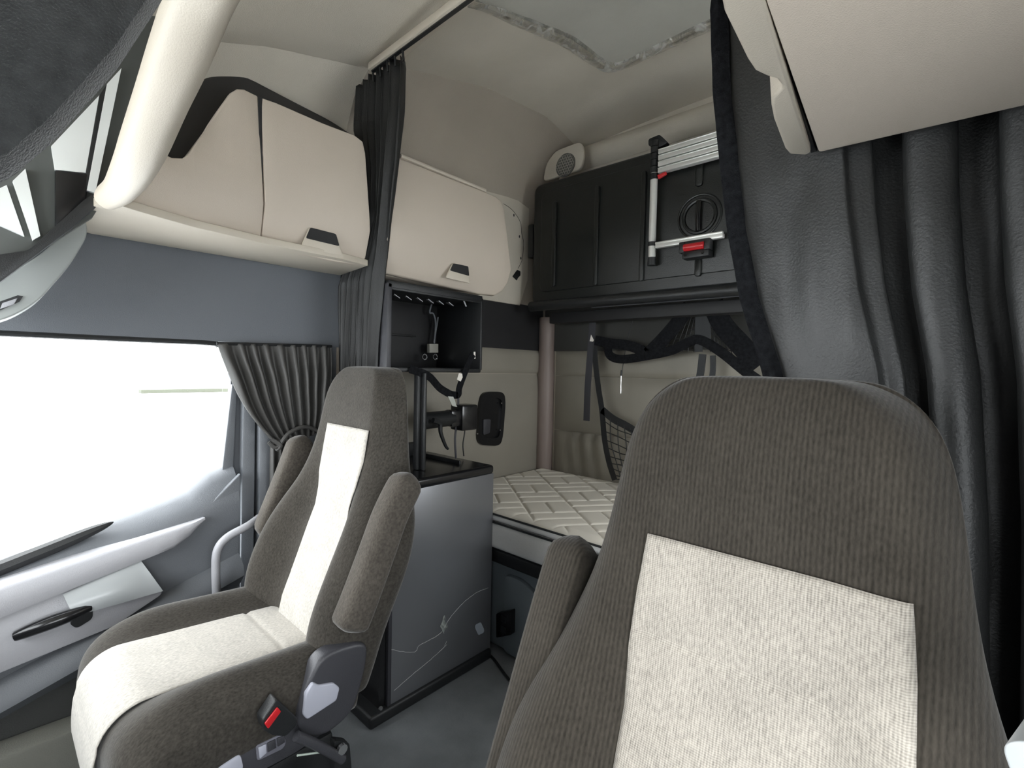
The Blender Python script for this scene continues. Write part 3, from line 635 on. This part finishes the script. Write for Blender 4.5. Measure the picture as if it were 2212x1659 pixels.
obj('hinge_bracket', box(-1.735, -1.70, YU, YU+.06, 1.80, 1.98), BLK, ub, bev=.008)
obj('underframe', box(-1.62, .1, YU+.06, YU+.15, zb_-.10, zb_-.045), DARKV, ub, bev=.006)

# ladder strapped to it
ld = thing('folding_ladder', U(1412, 570), 'folded telescopic aluminium ladder with red latch on the black bunk', 'ladder')
YL = YU-.045
def UL(px, py, y=YL): return at(px, py, 'y', y)
lx = UL(1411, 450).x
obj('side_tube', tube([(lx, YL, UL(1411, 372).z), (lx, YL, UL(1411, 562).z)], .0155, 16), ALU, ld)
for k in range(6): obj('collar', tube([(lx, YL, UL(1411, 306).z-.028*k), (lx, YL, UL(1411, 306).z-.028*k-.025)], .018, 14), BLK, ld)
obj('tube_foot', tube([(lx, YL, UL(1411, 556).z), (lx, YL, UL(1411, 573).z)], .0175, 14), BLK, ld, label='black rubber foot')
obj('collar', tube([(lx, YL, UL(1411, 523).z), (lx, YL, UL(1411, 532).z)], .019, 14), BLK, ld)
obj('top_bracket', prism(rnd_outline([UL(1400, 300), UL(1424, 290), UL(1442, 308), UL(1424, 318), UL(1400, 315)], .01), (0, .03, 0)), BLK, ld, bev=.004)
for k in range(4):
    zA = UL(1424, 325+k*13.3).z
    obj('rung', join(box(lx+.022, lx+.46, YL-.014, YL+.014, zA-.021, zA), box(lx+.022, lx+.46, YL-.017, YL-.012, zA-.004, zA-.001)), ALU, ld, bev=.002)
obj('release_tab', prism(rnd_outline([UL(1422, 380), UL(1441, 372), UL(1441, 378), UL(1424, 388)], .004), (0, -.012, 0)), RED, ld, bev=.002, label='red release tab')
zR = UL(1424, 527).z
obj('rung', join(box(lx+.02, lx+.30, YL-.012, YL+.012, zR-.018, zR-.0), box(lx+.02, lx+.30, YL-.016, YL+.0, zR-.002, zR+.006)), ALU, ld, bev=.002)
rc = UL(1504, 532); 
obj('latch_bracket', join(box(rc.x-.058, rc.x+.058, YL-.02, YL+.02, rc.z-.005, rc.z+.022), box(rc.x-.05, rc.x+.058, YL-.02, YL+.03, rc.z-.048, rc.z-.02), box(rc.x-.062, rc.x-.04, YL-.026, YL+.01, rc.z-.024, rc.z+.02), box(rc.x+.04, rc.x+.064, YL-.026, YL+.01, rc.z-.024, rc.z+.02)), BLK, ld, bev=.003)
obj('red_latch', tube([(rc.x-.04, YL-.022, rc.z-.005), (rc.x+.04, YL-.022, rc.z-.005)], .015, 10), RED, ld, label='red latch')
for dx in (-.035, .035): obj('screw', tube([(rc.x+dx, YL-.02, rc.z-.035), (rc.x+dx, YL-.024, rc.z-.035)], .006, 8, raw=True), BLKG, ld)

# speaker grille in the corner above the bunk
sp = thing('speaker_grille', (-1.6, 2.1, 2.25), 'small round pale speaker grille in the ceiling corner above the black bunk', 'speaker')
YS = 2.12
sg = rnd_outline([at(1172, 392, 'y', YS), at(1180, 352, 'y', YS), at(1200, 325, 'y', YS), at(1255, 305, 'y', YS), at(1262, 330, 'y', YS), at(1255, 365, 'y', YS)], .03)
obj('surround', prism(sg, (0, .02, 0)), HEAD, sp, bev=.006, seg=3)
c0 = at(1222, 357, 'y', YS-.002)
obj('mesh_disc', prism(circ(c0, .062, 32), (0, -.004, 0)), HOLE, sp)
cells = []
for i in range(-5, 6):
    for j in range(-5, 6):
        px_, pz_ = (i+.5*(j % 2))*.0165, j*.0143
        if px_*px_+pz_*pz_ < .057**2:
            c_ = c0+Vector((px_, -.0065, pz_)); cells.append(tube([c_+Vector((.0086*math.cos(a), 0, .0086*math.sin(a))) for a in [R(30)+k*math.pi/3 for k in range(6)]], .0016, 5, closed=True, raw=True))
obj('honeycomb', join(*cells), GREYS, sp)

# ceiling centre panel wrapped in clear film
hp = thing('ceiling_hatch_panel', (-.7, 1.3, 2.45), 'rectangular recessed ceiling panel edged with wrinkled clear plastic film', 'ceiling panel')
hx0, hx1, hy0, hy1 = -1.15, -.25, .98, 1.86
def zr(x, y): 
    u = (x-XL)/(XR-XL); return zc(y)+.035*math.sin(math.pi*u)
obj('panel', grid(lambda u, v: Vector((hx0+(hx1-hx0)*u, hy0+(hy1-hy0)*v, zr(hx0+(hx1-hx0)*u, hy0+(hy1-hy0)*v)-.012)), 14, 20), HEADP, hp, solid=.006)
def edge(a, b, n=26): return [Vector((a[0]+(b[0]-a[0])*i/n, a[1]+(b[1]-a[1])*i/n, 0)) for i in range(n)]
lp = rnd_outline([(hx0, hy0, 0), (hx0, hy1, 0), (hx1, hy1, 0), (hx1, hy0, 0)], .09, 8)
lp2 = []
for i in range(len(lp)):
    a, b = lp[i], lp[(i+1) % len(lp)]; k = max(1, int((b-a).length/.04))
    lp2 += [a.lerp(b, j/k) for j in range(k)]
lp2 = [Vector((p.x, p.y, zr(p.x, p.y)-.012)) for p in lp2]
obj('edge_bead', tube(lp2, .011, 8, closed=True, raw=True), HEAD, hp)
cx_, cy_ = (hx0+hx1)/2, (hy0+hy1)/2
def filmrow(k):
    out_ = []
    for i, p in enumerate(lp2):
        dv = Vector((p.x-cx_, p.y-cy_, 0)).normalized(); o_ = (-.030, .0, .042)[k]+.006*noise.noise(Vector((i*.7, k, 3)))
        out_.append(p+dv*o_+Vector((0, 0, (-.004, -.026, -.004)[k]+.006*noise.noise(Vector((i*.9, k*3, 1))))))
    return out_
fr_ = [filmrow(k) for k in range(3)]; n = len(lp2)
obj('clear_film', ([p for r_ in fr_ for p in r_], [(k*n+i, k*n+(i+1) % n, (k+1)*n+(i+1) % n, (k+1)*n+i) for k in range(2) for i in range(n)]), FILM, hp, sub=1, label='wrinkled clear film')

# curtain rail across the roof
rl = thing('curtain_rail', (-.7, .93, 2.24), 'pale curtain rail crossing the roof above the black bunched curtain', 'rail')
obj('track', prism([(-1.56, .92, 2.262), (-1.56, .95, 2.262), (-1.56, .95, 2.235), (-1.56, .92, 2.235)], (1.7, 0, 0)), BEIGE2, rl, bev=.006)
obj('groove', box(-1.55, .13, .929, .941, 2.231, 2.236), BLK, rl, sm=False)
struct('trim_11', grid(lambda u, v: Vector((XL+(XR-XL)*u, .955+.09*v, zc(.955+.09*v)+.035*math.sin(math.pi*u)-.02*math.sin(math.pi*v)-.006)), 24, 8), BEIGE2, solid=.004)

# ------------------------------------------------------------------ curtains
def curtain(name, rows, folds, amp, y0, m_, parent, nu=160, seed=0, skew=0.0, ph=0, sub=0, ydepth=None):
    """rows = list of (z, xl, xr); sheet folded in y"""
    rows = sorted(rows); zs0, zs1 = rows[0][0], rows[-1][0]
    L_ = [(z, a) for z, a, b in rows]; R_ = [(z, b) for z, a, b in rows]
    def f(u, v):
        z = zs0+(zs1-zs0)*v; xl, xr = interp(L_, z), interp(R_, z)
        nz = noise.noise(Vector((u*3+seed, z*1.1, seed)))*1.6
        th = 2*math.pi*folds*u+nz+ph
        A = amp*(1+.5*noise.noise(Vector((u*7, z*.8, seed+5))))
        s_ = math.sin(th); s_ = math.copysign(abs(s_)**.8, s_)
        return Vector((xl+(xr-xl)*(u+.25/folds*math.sin(2*th)*.35), y0+A*s_+(ydepth(u, z) if ydepth else 0)+.006*noise.noise(Vector((u*20, z*5, 2))), z))
    return obj(name, grid(f, nu, 60), m_, parent, solid=.002, ang=180)
def px_x(px, py, y): p = at(px, py, 'y', y); return p.x, p.z
YCU = .955
cl_ = thing('privacy_curtain', (-1.5, YCU, .5), 'bunched black vinyl privacy curtain hanging between the two beige cabinets', 'curtain')
rows = []
for L, Rr in (((770, 95), (868, 82)), ((768, 200), (869, 200)), ((765, 290), (866, 300)), ((790, 380), (852, 380)), ((795, 480), (838, 470)), ((760, 560), (832, 560)), ((706, 620), (826, 620)), ((700, 700), (818, 700)), ((695, 790), (812, 790)), ((690, 1000), (805, 1000))):
    xl, z_ = px_x(*L, YCU); xr, _ = px_x(*Rr, YCU); rows.append((min(z_, 2.234), max(xl, WX+.02), xr))
z_ = min(r_[0] for r_ in rows); rows.append((.83, WX+.04, -1.56))
curtain('curtain_cloth', rows, 6.5, .020, YCU, VINYL, cl_, seed=3)
for i in range(5): obj('hook', tube([(-1.55+.045*i, .935, 2.236), (-1.55+.045*i, .94, 2.20)], .004, 6), BLK, cl_)

cr_ = thing('privacy_curtain', (-.1, YCU, .5), 'wide black vinyl privacy curtain with deep folds behind the driver seat', 'curtain')
def leadx(z): return interp([(.1, -.17), (.6, -.19), (1.0, -.215), (1.206, -.245), (1.33, -.285), (1.464, -.313), (1.7, -.345), (1.88, -.358), (2.0, -.34), (2.21, -.32)], z)
def rc_f(u, v):
    z = .12+2.1*v; xl = leadx(z); xr = .30
    x = xl+(xr-xl)*u
    # flat leading panel, then deep folds
    s0 = .30
    if u < s0: dy = .014*math.sin(u/s0*math.pi*1.3+.5)+.006*noise.noise(Vector((u*8, z*2.2, 1)))
    else:
        t = (u-s0)/(1-s0); th = 2*math.pi*(4.3*t)+.9*noise.noise(Vector((t*2, z*.9, 4)))
        lowf = interp([(0, .060), (1.2, .055), (1.6, .045), (2.3, .03)], z)
        c_ = math.cos(th); dy = lowf*(1-c_)*.9*min(1, t*6)-.0 ; x += .016*math.sin(2*th)
    return Vector((x, YCU-.035+dy+.004*noise.noise(Vector((x*25, z*9, 2))), z))
obj('curtain_cloth', grid(rc_f, 200, 90), VINYL, cr_, solid=.002, ang=180)
obj('edge_tape', grid(lambda u, v: Vector((leadx(.12+2.1*v)-.004+.031*u, YCU-.030-.004*math.sin(3.14*u)+.004*noise.noise(Vector((v*40, u*3, 0))), .12+2.1*v)), 6, 140), FELT, cr_, solid=.004, label='fuzzy black edge tape')

# window curtain tied back
wc = thing('window_curtain', (-1.76, .7, 1.0), 'grey-black gathered curtain tied back at the passenger window', 'curtain')
XW = -1.755
topL, topR = at(468, 742, 'x', XW), at(716, 747, 'x', XW)
lefts = [(468, 742), (478, 775), (492, 812), (508, 850), (528, 885), (556, 920), (592, 957)]
rights = [(716, 747), (714, 780), (712, 810), (708, 845), (704, 880), (698, 910), (692, 930)]
LT = crom([at(a, b, 'x', XW) for a, b in lefts], 5); RTc = crom([at(a, b, 'x', XW) for a, b in rights], 5)
def wcf(u, v):
    i = v*(len(LT)-1); k = min(int(i), len(LT)-2); f_ = i-k
    a = LT[k].lerp(LT[k+1], f_); b = RTc[k].lerp(RTc[k+1], f_); p = a.lerp(b, u)
    sag = .018*math.sin(math.pi*u)*v
    p.z -= sag
    A = interp([(0, .010), (.3, .017), (.8, .012), (1, .006)], v)
    p.x += A*math.sin(2*math.pi*9*u**1.1+1.3*noise.noise(Vector((u*4, v*2, 9))))+.02*math.sin(math.pi*v)
    return p
obj('drape', grid(wcf, 150, 40), VINYL2, wc, solid=.002, ang=180)
obj('header_tape', tube([at(468, 742, 'x', XW), at(600, 745, 'x', XW), at(716, 748, 'x', XW)], .006, 6), BLK, wc)
obj('tie_band', join(tube([at(580, 955, 'x', XW+.03), at(598, 966, 'x', XW+.035), at(625, 935, 'x', XW+.04), at(660, 922, 'x', XW+.03), at(694, 935, 'x', XW+.01)], .007, 8), tube([at(588, 950, 'x', XW+.03), at(606, 962, 'x', XW+.04), at(597, 972, 'x', XW+.03)], .008, 8)), VINYL2, wc)
hang0, hang1 = at(592, 960, 'x', XW), at(650, 945, 'x', XW)
def hf(u, v):
    zt2 = .93; z = zt2*(1-v)+.30*v; y = .675+(.80-.675)*u
    return Vector((XW+.012*math.sin(2*math.pi*5*u+noise.noise(Vector((u*3, z, 2)))), y, z))
obj('lower_hanging', grid(hf, 70, 24), VINYL2, wc, solid=.002, ang=180)

# ------------------------------------------------------------------ seats
def fy(z):   # front surface of the back, centre line
    return interp([(.40, -.04), (.50, -.03), (.57, -.015), (.66, .02), (.75, .055), (.80, .076), (.85, .090), (.93, .102), (1.02, .114), (1.10, .124), (1.16, .14), (1.20, .165)], z)
HW = [(.40, .22), (.46, .238), (.55, .250), (.70, .260), (.78, .249), (.84, .219), (.90, .200), (.96, .187), (1.05, .176), (1.12, .165), (1.16, .148), (1.185, .120), (1.20, .08)]
def bol(z): return interp([(.40, .03), (.5, .05), (.6, .072), (.7, .075), (.8, .055), (.88, .025), (.95, .008), (1.05, 0)], z)
def back_front(cx, Y0, u, z):
    hw = interp(HW, z); b = bol(z); au = abs(u)
    s_ = min(1, max(0, (au-.42)/.34)); s_ = s_*s_*(3-2*s_)
    rise = -b*s_
    e = max(0, (au-.78)/.22); rise += .05*e*e
    return Vector((cx+hw*u, Y0+fy(z)+rise, z))
def seat_back(cx, Y0, parent, m_dark, cleft=0):
    rings = []
    for z in (.40, .42, .47, .53, .60, .67, .74, .80, .86, .92, .98, 1.04, 1.10, 1.14, 1.17, 1.188, 1.197):
        hw = interp(HW, z); th = interp([(.4, .12), (.7, .15), (.95, .115), (1.1, .10), (1.17, .08), (1.2, .045)], z)
        fr = [back_front(cx, Y0, u/10, z) for u in range(-10, 11)]
        bk = Y0+fy(z)+th
        side = .012
        ring = fr+[Vector((cx+hw+side*.6, Y0+fy(z)+.05-bol(z)*.6+.02, z)), Vector((cx+hw+side, (Y0+fy(z)+.05+bk)/2, z)), Vector((cx+hw*.97, bk-.012, z))]
        ring += [Vector((cx+hw*t, bk, z)) for t in (.8, .4, 0, -.4, -.8)]
        ring += [Vector((cx-hw*.97, bk-.012, z)), Vector((cx-hw-side, (Y0+fy(z)+.05+bk)/2, z)), Vector((cx-hw-side*.6, Y0+fy(z)+.05-bol(z)*.6+.02, z))]
        rings.append(ring)
    return obj('backrest', loft(rings), m_dark, parent, sub=2)
def insert_back(cx, Y0, z0, z1, ut, ub_, parent, seam, m_=None):
    def f(u, v):
        z = z0+(z1-z0)*v; hwz = interp([(0, ub_), (.35, ub_*1.0), (.6, ub_*1.03), (.75, ut*1.07), (.88, ut*1.045), (1, ut)], v)
        x = (2*u-1)*hwz+.025; uu = x/interp(HW, z); p = back_front(cx, Y0, uu, z)
        ee = min(1, min(u, 1-u)/.04); groove = ee*(.0035*math.exp(-((z-seam)/.005)**2)+(.002*math.exp(-((u-.42)/.012)**2) if z < seam else 0))
        e = min(u, 1-u, (1-v)*1.2)/.03; puff = -.004*min(1, e)
        return p+Vector((0, -.0035+puff+groove, 0))
    return obj('insert_panel', grid(f, 40, 90), m_ or LIGHTF, parent, solid=.002, ang=180, label='pale grey woven centre panel')
def armrest(x0, pts, hw_, hd, parent, m_, nm='armrest'):
    """upright padded armrest swept along pts in the yz plane"""
    P_ = crom([Vector((x0, y, z)) for y, z in pts], 4); rings = []
    n_ = len(P_)
    for i, p in enumerate(P_):
        t = (P_[min(i+1, n_-1)]-P_[max(i-1, 0)]).normalized(); nn = Vector((1, 0, 0)).cross(t).normalized()
        q = i/(n_-1); e = min(1, math.sqrt(max(0.0, 1-(1-min(1, q/.10))**2))+.12); e2 = min(1, math.sqrt(max(0.0, 1-(1-min(1, (1-q)/.08))**2))+.15)
        s_ = min(e, e2)
        rings.append([p+Vector((1, 0, 0))*hw_*s_*math.copysign(abs(math.cos(a))**.55, math.cos(a))+nn*hd*s_*math.copysign(abs(math.sin(a))**.55, math.sin(a)) for a in [2*math.pi*j/20 for j in range(20)]])
    return obj(nm, loft(rings), m_, parent, sub=1)

# ---- passenger seat
SX, SY = -1.255, .565
ST = thing('passenger_seat', (SX, .4, 0), 'passenger seat, charcoal cloth with sunlit pale centre, beside the window', 'seat')
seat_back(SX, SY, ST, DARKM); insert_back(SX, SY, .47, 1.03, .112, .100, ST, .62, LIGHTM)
# cushion: lofted along y
def cushion(cx, y0, y1, zf, zr_, parent):
    rings = []
    for t in (0, .02, .07, .16, .3, .45, .6, .75, .88, .97, 1.0):
        y = y0+(y1-y0)*t; zt_ = zf+(zr_-zf)*t; edge_ = math.sqrt(max(0, 1-(1-min(1, t/.16))**2)); hw = .262*(0.86+.14*edge_)*(1-.04*t)
        drop = .075*(1-edge_); H_ = .15
        ring = []
        for u in [k/8 for k in range(-8, 9)]:
            au = abs(u); s_ = min(1, max(0, (au-.45)/.3)); s_ = s_*s_*(3-2*s_); e = max(0, (au-.8)/.2)
            ring.append(Vector((cx+hw*u, y, zt_-drop+.048*s_*min(1, t*3+.1)-.05*e*e)))
        zb = zt_-H_+drop*.3
        ring += [Vector((cx+hw*1.02, y, zt_-drop-.05)), Vector((cx+hw*.99, y, zb+.02))]+[Vector((cx+hw*u, y, zb)) for u in (.8, .3, -.3, -.8)]+[Vector((cx-hw*.99, y, zb+.02)), Vector((cx-hw*1.02, y, zt_-drop-.05))]
        rings.append(ring)
    return obj('seat_cushion', loft(rings), DARKM, parent, sub=2)
CY0, CY1, ZF, ZR = .135, .60, .548, .515
cushion(SX, CY0, CY1, ZF, ZR, ST)
def cin(u, v):   # insert wraps over the front edge
    t = v*1.28-.28
    x = SX+(2*u-1)*(.118+.02*(1-v))
    if t < 0:
        k = -t/.28; y = CY0-.006-.006*math.sin(k*2); z = ZF-.075-.10*k+.012; 
        if k < .25: y += .012*(.25-k)
    else:
        edge_ = math.sqrt(max(0, 1-(1-min(1, t/.16))**2)); y = CY0+(CY1-CY0)*t-.006*(1-edge_); z = ZF+(ZR-ZF)*t-.075*(1-edge_)+.005+.004*(1-(2*u-1)**6)
        z -= .004*math.exp(-((t-.72)/.012)**2)
    return Vector((x, y, z))
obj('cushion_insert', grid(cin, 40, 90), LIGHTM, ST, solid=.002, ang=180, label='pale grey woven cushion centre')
armrest(-.985, [(.545, .60), (.575, .66), (.62, .76), (.66, .85), (.715, .935)], .034, .040, ST, PDARKF)
armrest(-1.545, [(.58, .66), (.62, .76), (.66, .86), (.70, .97)], .034, .042, ST, PDARKF)
# recliner cover + lever
XK = -.985
def K(px, py, x=XK): return at(px, py, 'x', x)
rco = rnd_outline([K(690, 1422), K(740, 1398), K(795, 1386), K(795, 1425), K(780, 1490), K(760, 1545), K(700, 1595), K(655, 1590), K(640, 1555), K(655, 1500)], .03)
obj('recliner_cover', prism(rco, (-.045, 0, 0)), SEATP, ST, bev=.012, seg=4)
obj('recline_lever', prism(rnd_outline([K(676, 1474, XK+.006), K(690, 1481, XK+.006), K(722, 1476, XK+.006), K(735, 1486, XK+.006), K(728, 1514, XK+.006), K(664, 1556, XK+.006), K(655, 1545, XK+.006), K(661, 1500, XK+.006)], .006), (-.02, 0, 0)), LAV, ST, bev=.004, seg=3, label='pale grey recline lever')
# base shroud with switches
XBs = -1.0
sb = obj('base_shroud', prism(rnd_outline([K(425, 1662, XBs), K(560, 1598, XBs), K(650, 1560, XBs), K(740, 1545, XBs), K(690, 1590, XBs), K(640, 1625, XBs), K(560, 1668, XBs), K(500, 1720, XBs), K(330, 1780, XBs), K(300, 1740, XBs)], .01), (-.5, 0, 0)), SEATP, ST, bev=.006)
obj('pedestal', box(SX-.2, SX+.2, .20, .56, .001, .33), BLK, ST, bev=.02)
sw = rnd_outline([K(553, 1612, XBs+.003), K(612, 1585, XBs+.003), K(619, 1604, XBs+.003), K(612, 1618, XBs+.003), K(556, 1645, XBs+.003)], .006)
sp_ = obj('switch_panel', prism(sw, (-.006, 0, 0)), mat('grey_switch_plastic', (.16, .16, .19), .4), ST, bev=.002)
for (a, b, c, d_), m_ in ((((557, 1614), (574, 1606), (575, 1625), (560, 1638)), LAV), (((577, 1604), (594, 1596), (596, 1614), (578, 1624)), SEATP), (((597, 1594), (613, 1588), (615, 1602), (599, 1612)), SEATP)):
    obj('switch', prism([K(*q, XBs+.004) for q in (a, b, c, d_)], (.003, 0, 0)), m_, sp_, bev=.001)
ps_ = [K(470, 1662, XBs+.004), K(520, 1628, XBs+.004), K(528, 1662, XBs+.004), K(500, 1690, XBs+.004), K(450, 1700, XBs+.004)]
obj('height_knob', prism(rnd_outline(ps_, .01), (-.01, 0, 0)), LAV, sp_, bev=.003)
# buckle on stalk
XBk = -.955
stk = obj('buckle_stalk', tube([K(740, 1640, XBk), K(690, 1612, XBk), K(640, 1590, XBk)], .010, 10), SEATP, ST)
bo = rnd_outline([K(565, 1558, XBk), K(597, 1510, XBk), K(645, 1555, XBk), K(640, 1570, XBk), K(618, 1592, XBk), K(590, 1590, XBk), K(570, 1578, XBk)], .006)
bk = obj('buckle', prism(bo, (-.03, 0, 0)), BLK, ST, bev=.006, seg=3, label='black seat belt buckle')
obj('release_button', prism(rnd_outline([K(570, 1562, XBk+.001), K(598, 1526, XBk+.001), K(606, 1535, XBk+.001), K(578, 1573, XBk+.001)], .003), (.004, 0, 0)), RED, bk, bev=.001, label='red release button')
obj('anchor_bracket', prism(rnd_outline([K(722, 1600, XBk-.01), K(755, 1604, XBk-.01), K(760, 1660, XBk-.01), K(758, 1740, XBk-.01), K(725, 1740, XBk-.01), K(722, 1640, XBk-.01)], .01), (-.02, 0, 0)), BLK, ST, bev=.004)
bo_ = K(737, 1616, XBk); obj('anchor_bolt', tube([bo_, bo_+Vector((.008, 0, 0))], .011, 12, raw=True), STEEL, ST, label='steel anchor bolt')
obj('zip_tie', tube([K(642, 1632, XBk), K(714, 1622, XBk)], .002, 6), ZIP, ST)
obj('belt_anchor', join(tube([at(560, 1275, 'x', -1.55), at(575, 1255, 'x', -1.55)], .01, 8)), BLKG, ST)

# ---- driver seat
TX, TY = -.170, .445
DT = thing('driver_seat', (TX, .4, 0), 'driver seat back in charcoal ribbed cloth with pale grey woven panel, nearest the viewer', 'seat')
seat_back(TX, TY, DT, DARKF); insert_back(TX, TY, .47, 1.0, .126, .128, DT, .888)
obj('seat_cushion', box(TX-.25, TX+.25, .02, .46, .33, .47), DARKF, DT, bev=.05, seg=5)
obj('pedestal', box(TX-.2, TX+.2, .10, .42, .001, .34), BLK, DT, bev=.02)
armrest(-.408, [(.40, .50), (.455, .63), (.51, .75), (.56, .86), (.605, .95)], .034, .037, DT, DARKF)
obj('side_cover', prism(rnd_outline([at(a, b, 'y', .36) for a, b in ((2163, 1613), (2190, 1598), (2260, 1606), (2260, 1800), (2215, 1760), (2180, 1660))], .006), (.03, .14, -.02)), SATIN, DT, bev=.006, seg=3, label='pale grey-green plastic cover')

# ------------------------------------------------------------------ driver overhead cabinet seen from below
ZD = 1.55
dc = thing('overhead_cabinet', (0, .7, ZD), 'large beige overhead cabinet at upper right with an open door edge', 'cabinet')
def Z(px, py, z=ZD): return at(px, py, 'z', z)
pA, pB, pC = Z(1658, 18), Z(1768, 331), Z(2212, 230)
dirb = (pC-pB).normalized(); dirf = (pA-pB).normalized()
far = pB+dirb*(DX-.02-pB.x)/dirb.x; fa = pA+dirf*.35
obj('underside_panel', prism(rnd_outline([fa, pB, far, Vector((DX-.02, fa.y, ZD))], [.0, .008, 0, 0]), (0, 0, .02)), BEIGE, dc, bev=.004)
obj('carcass', prism([fa+Vector((.012, 0, .02)), pB+Vector((.012, 0, .02)), far+Vector((0, 0, .02)), Vector((DX-.02, fa.y, ZD+.02))], (0, 0, .26)), BEIGE, dc, bev=.004)
lipo = [Z(a, b) for a, b in ((1655, 8), (1752, 330), (1742, 336), (1706, 334), (1696, 322), (1673, 262), (1667, 232), (1668, 214), (1685, 196), (1690, 188), (1678, 172), (1655, 166), (1632, 155), (1615, 130), (1566, 30), (1558, -10))]
l0 = lipo[0]+(lipo[0]-lipo[1])*.8; l1 = lipo[-1]+(lipo[0]-lipo[1])*.8
obj('door', prism([l0]+lipo+[l1], (-.02, 0, .22)), BEIGE2, dc, bev=.004, seg=3, label='cream door edge with finger cut-out')
gapo = [Z(1660, 22, ZD+.012), Z(1764, 328, ZD+.012), Z(1752, 330, ZD+.012), Z(1650, 40, ZD+.012)]
obj('door_gap_seal', prism([gapo[0]+dirf*.3]+gapo+[gapo[3]+dirf*.3] if False else gapo, (0, 0, .03)), BLK, dc)

# ------------------------------------------------------------------ bunk restraint nets
YN = 2.13
def NN(px, py, y=YN): return at(px, py, 'y', y)
nt_ = thing('bunk_net', (-1.1, YN, .65), 'black safety net and straps hanging from the upper bunk to the mattress', 'net')
obj('long_strap', ribbon([NN(1281, 690), NN(1277, 740), NN(1270, 830), NN(1267, 909)], (1, 0, 0), .038, .003), SEATP, nt_)
obj('side_strap', ribbon([NN(1284, 735), NN(1286, 780), NN(1293, 840), NN(1300, 885), NN(1306, 950), NN(1316, 1000), NN(1328, 1037)], (1, 0, 0), .030, .003), BLK, nt_)
obj('top_strap', ribbon([NN(1300, 885), NN(1325, 905), NN(1350, 918), NN(1380, 935), NN(1440, 960)], (0, 0, 1), .038, .003), BLK, nt_)
net = []
A_ = [NN(1301, 895), NN(1308, 950), NN(1318, 1000), NN(1330, 1034)]; B_ = [NN(1470, 975), NN(1465, 1000), NN(1460, 1020), NN(1450, 1045)]
A_, B_ = crom(A_, 3), crom(B_, 3)
for k in range(len(A_)):
    net.append(tube([A_[k].lerp(B_[k], t)+Vector((0, .004*math.sin(k*3+t*9), .012*math.sin(math.pi*t)*-1+.004*math.sin(k*2+t*14))) for t in (0, .2, .4, .6, .8, 1)], .0026, 5, k=3))
for j in range(1, 10):
    t = j/10; net.append(tube([A_[k].lerp(B_[k], t+.02*math.sin(k*1.3+j)) for k in range(0, len(A_), 3)], .0026, 5, k=3))
obj('lower_net', join(*net), BLK, nt_, label='square black cord mesh')
obj('white_tag', prism([NN(a, b, YN-.006) for a, b in ((1274, 737), (1277, 723), (1283, 735), (1281, 738))], (0, -.001, 0)), WHITE, nt_, sm=False, label='small white tag')
# upper net bundle: loose drape of mesh
obj('upper_band', join(ribbon([NN(1286, 735), NN(1320, 742), NN(1350, 745), NN(1382, 755), NN(1400, 770)], (0, 0, 1), .050, .006), ribbon([NN(1312, 745), NN(1318, 768), NN(1345, 776), NN(1400, 768), NN(1450, 757), NN(1490, 738), NN(1515, 735), NN(1560, 762), NN(1610, 802), NN(1650, 830)], (0, 0, 1), .042, .008),
     ribbon([NN(1400, 765), NN(1430, 735), NN(1465, 695), NN(1490, 660)], (1, 0, .6), .065, .006), ribbon([NN(1540, 655), NN(1560, 700), NN(1600, 745), NN(1640, 790)], (1, 0, -.5), .085, .006)), FELT, nt_)
obj('vertical_strap', join(ribbon([NN(1511, 660), NN(1510, 700), NN(1509, 760)], (1, 0, 0), .034, .004), ribbon([NN(1528, 655), NN(1527, 700), NN(1524, 745)], (1, 0, 0), .035, .004),
     ribbon([NN(1518, 765), NN(1514, 800), NN(1508, 835)], (1, 0, 0), .030, .01), ribbon([NN(1540, 768), NN(1540, 800), NN(1535, 835)], (1, 0, 0), .022, .01)), mat('dark_grey_webbing', (.022, .024, .026), .7), nt_)
net = []
for j in range(9):
    t = j/8
    net.append(tube([NN(1470+t*45, 668, YN+.005), NN(1450+t*62, 700, YN+.005), NN(1425+t*85, 735, YN+.005), NN(1415+t*95, 760, YN+.005)], .0016, 5, k=3))
    net.append(tube([NN(1532+t*14, 660, YN+.005), NN(1535+t*45, 710, YN+.005), NN(1535+t*75, 760-t*-10, YN+.005)], .0018, 5, k=3))
for j in range(8):
    net.append(tube([NN(1478-j*8, 675+j*11, YN+.005), NN(1500, 680+j*11, YN+.005), NN(1512, 678+j*11, YN+.005)], .0016, 5, k=3))
    net.append(tube([NN(1532, 672+j*11, YN+.005), NN(1560, 690+j*12, YN+.005), NN(1585+j*3, 715+j*10, YN+.005)], .0018, 5, k=3))
obj('upper_net', join(*net), BLK, nt_, label='bunched black mesh')
ch = thing('pull_cord', NN(1342, 780), 'thin black cord with a silver rod end hanging before the padded rear wall', 'cord')
obj('cord', tube([NN(1376, 664), NN(1366, 695), NN(1354, 740), NN(1348, 775), NN(1343, 805)], .0017, 6), BLK, ch)
obj('rod', tube([NN(1342, 806), NN(1341, 850)], .0035, 8), STEEL, ch, label='silver rod')
obj('sleeve', tube([NN(1343, 800), NN(1342, 812)], .005, 8), BLK, ch)
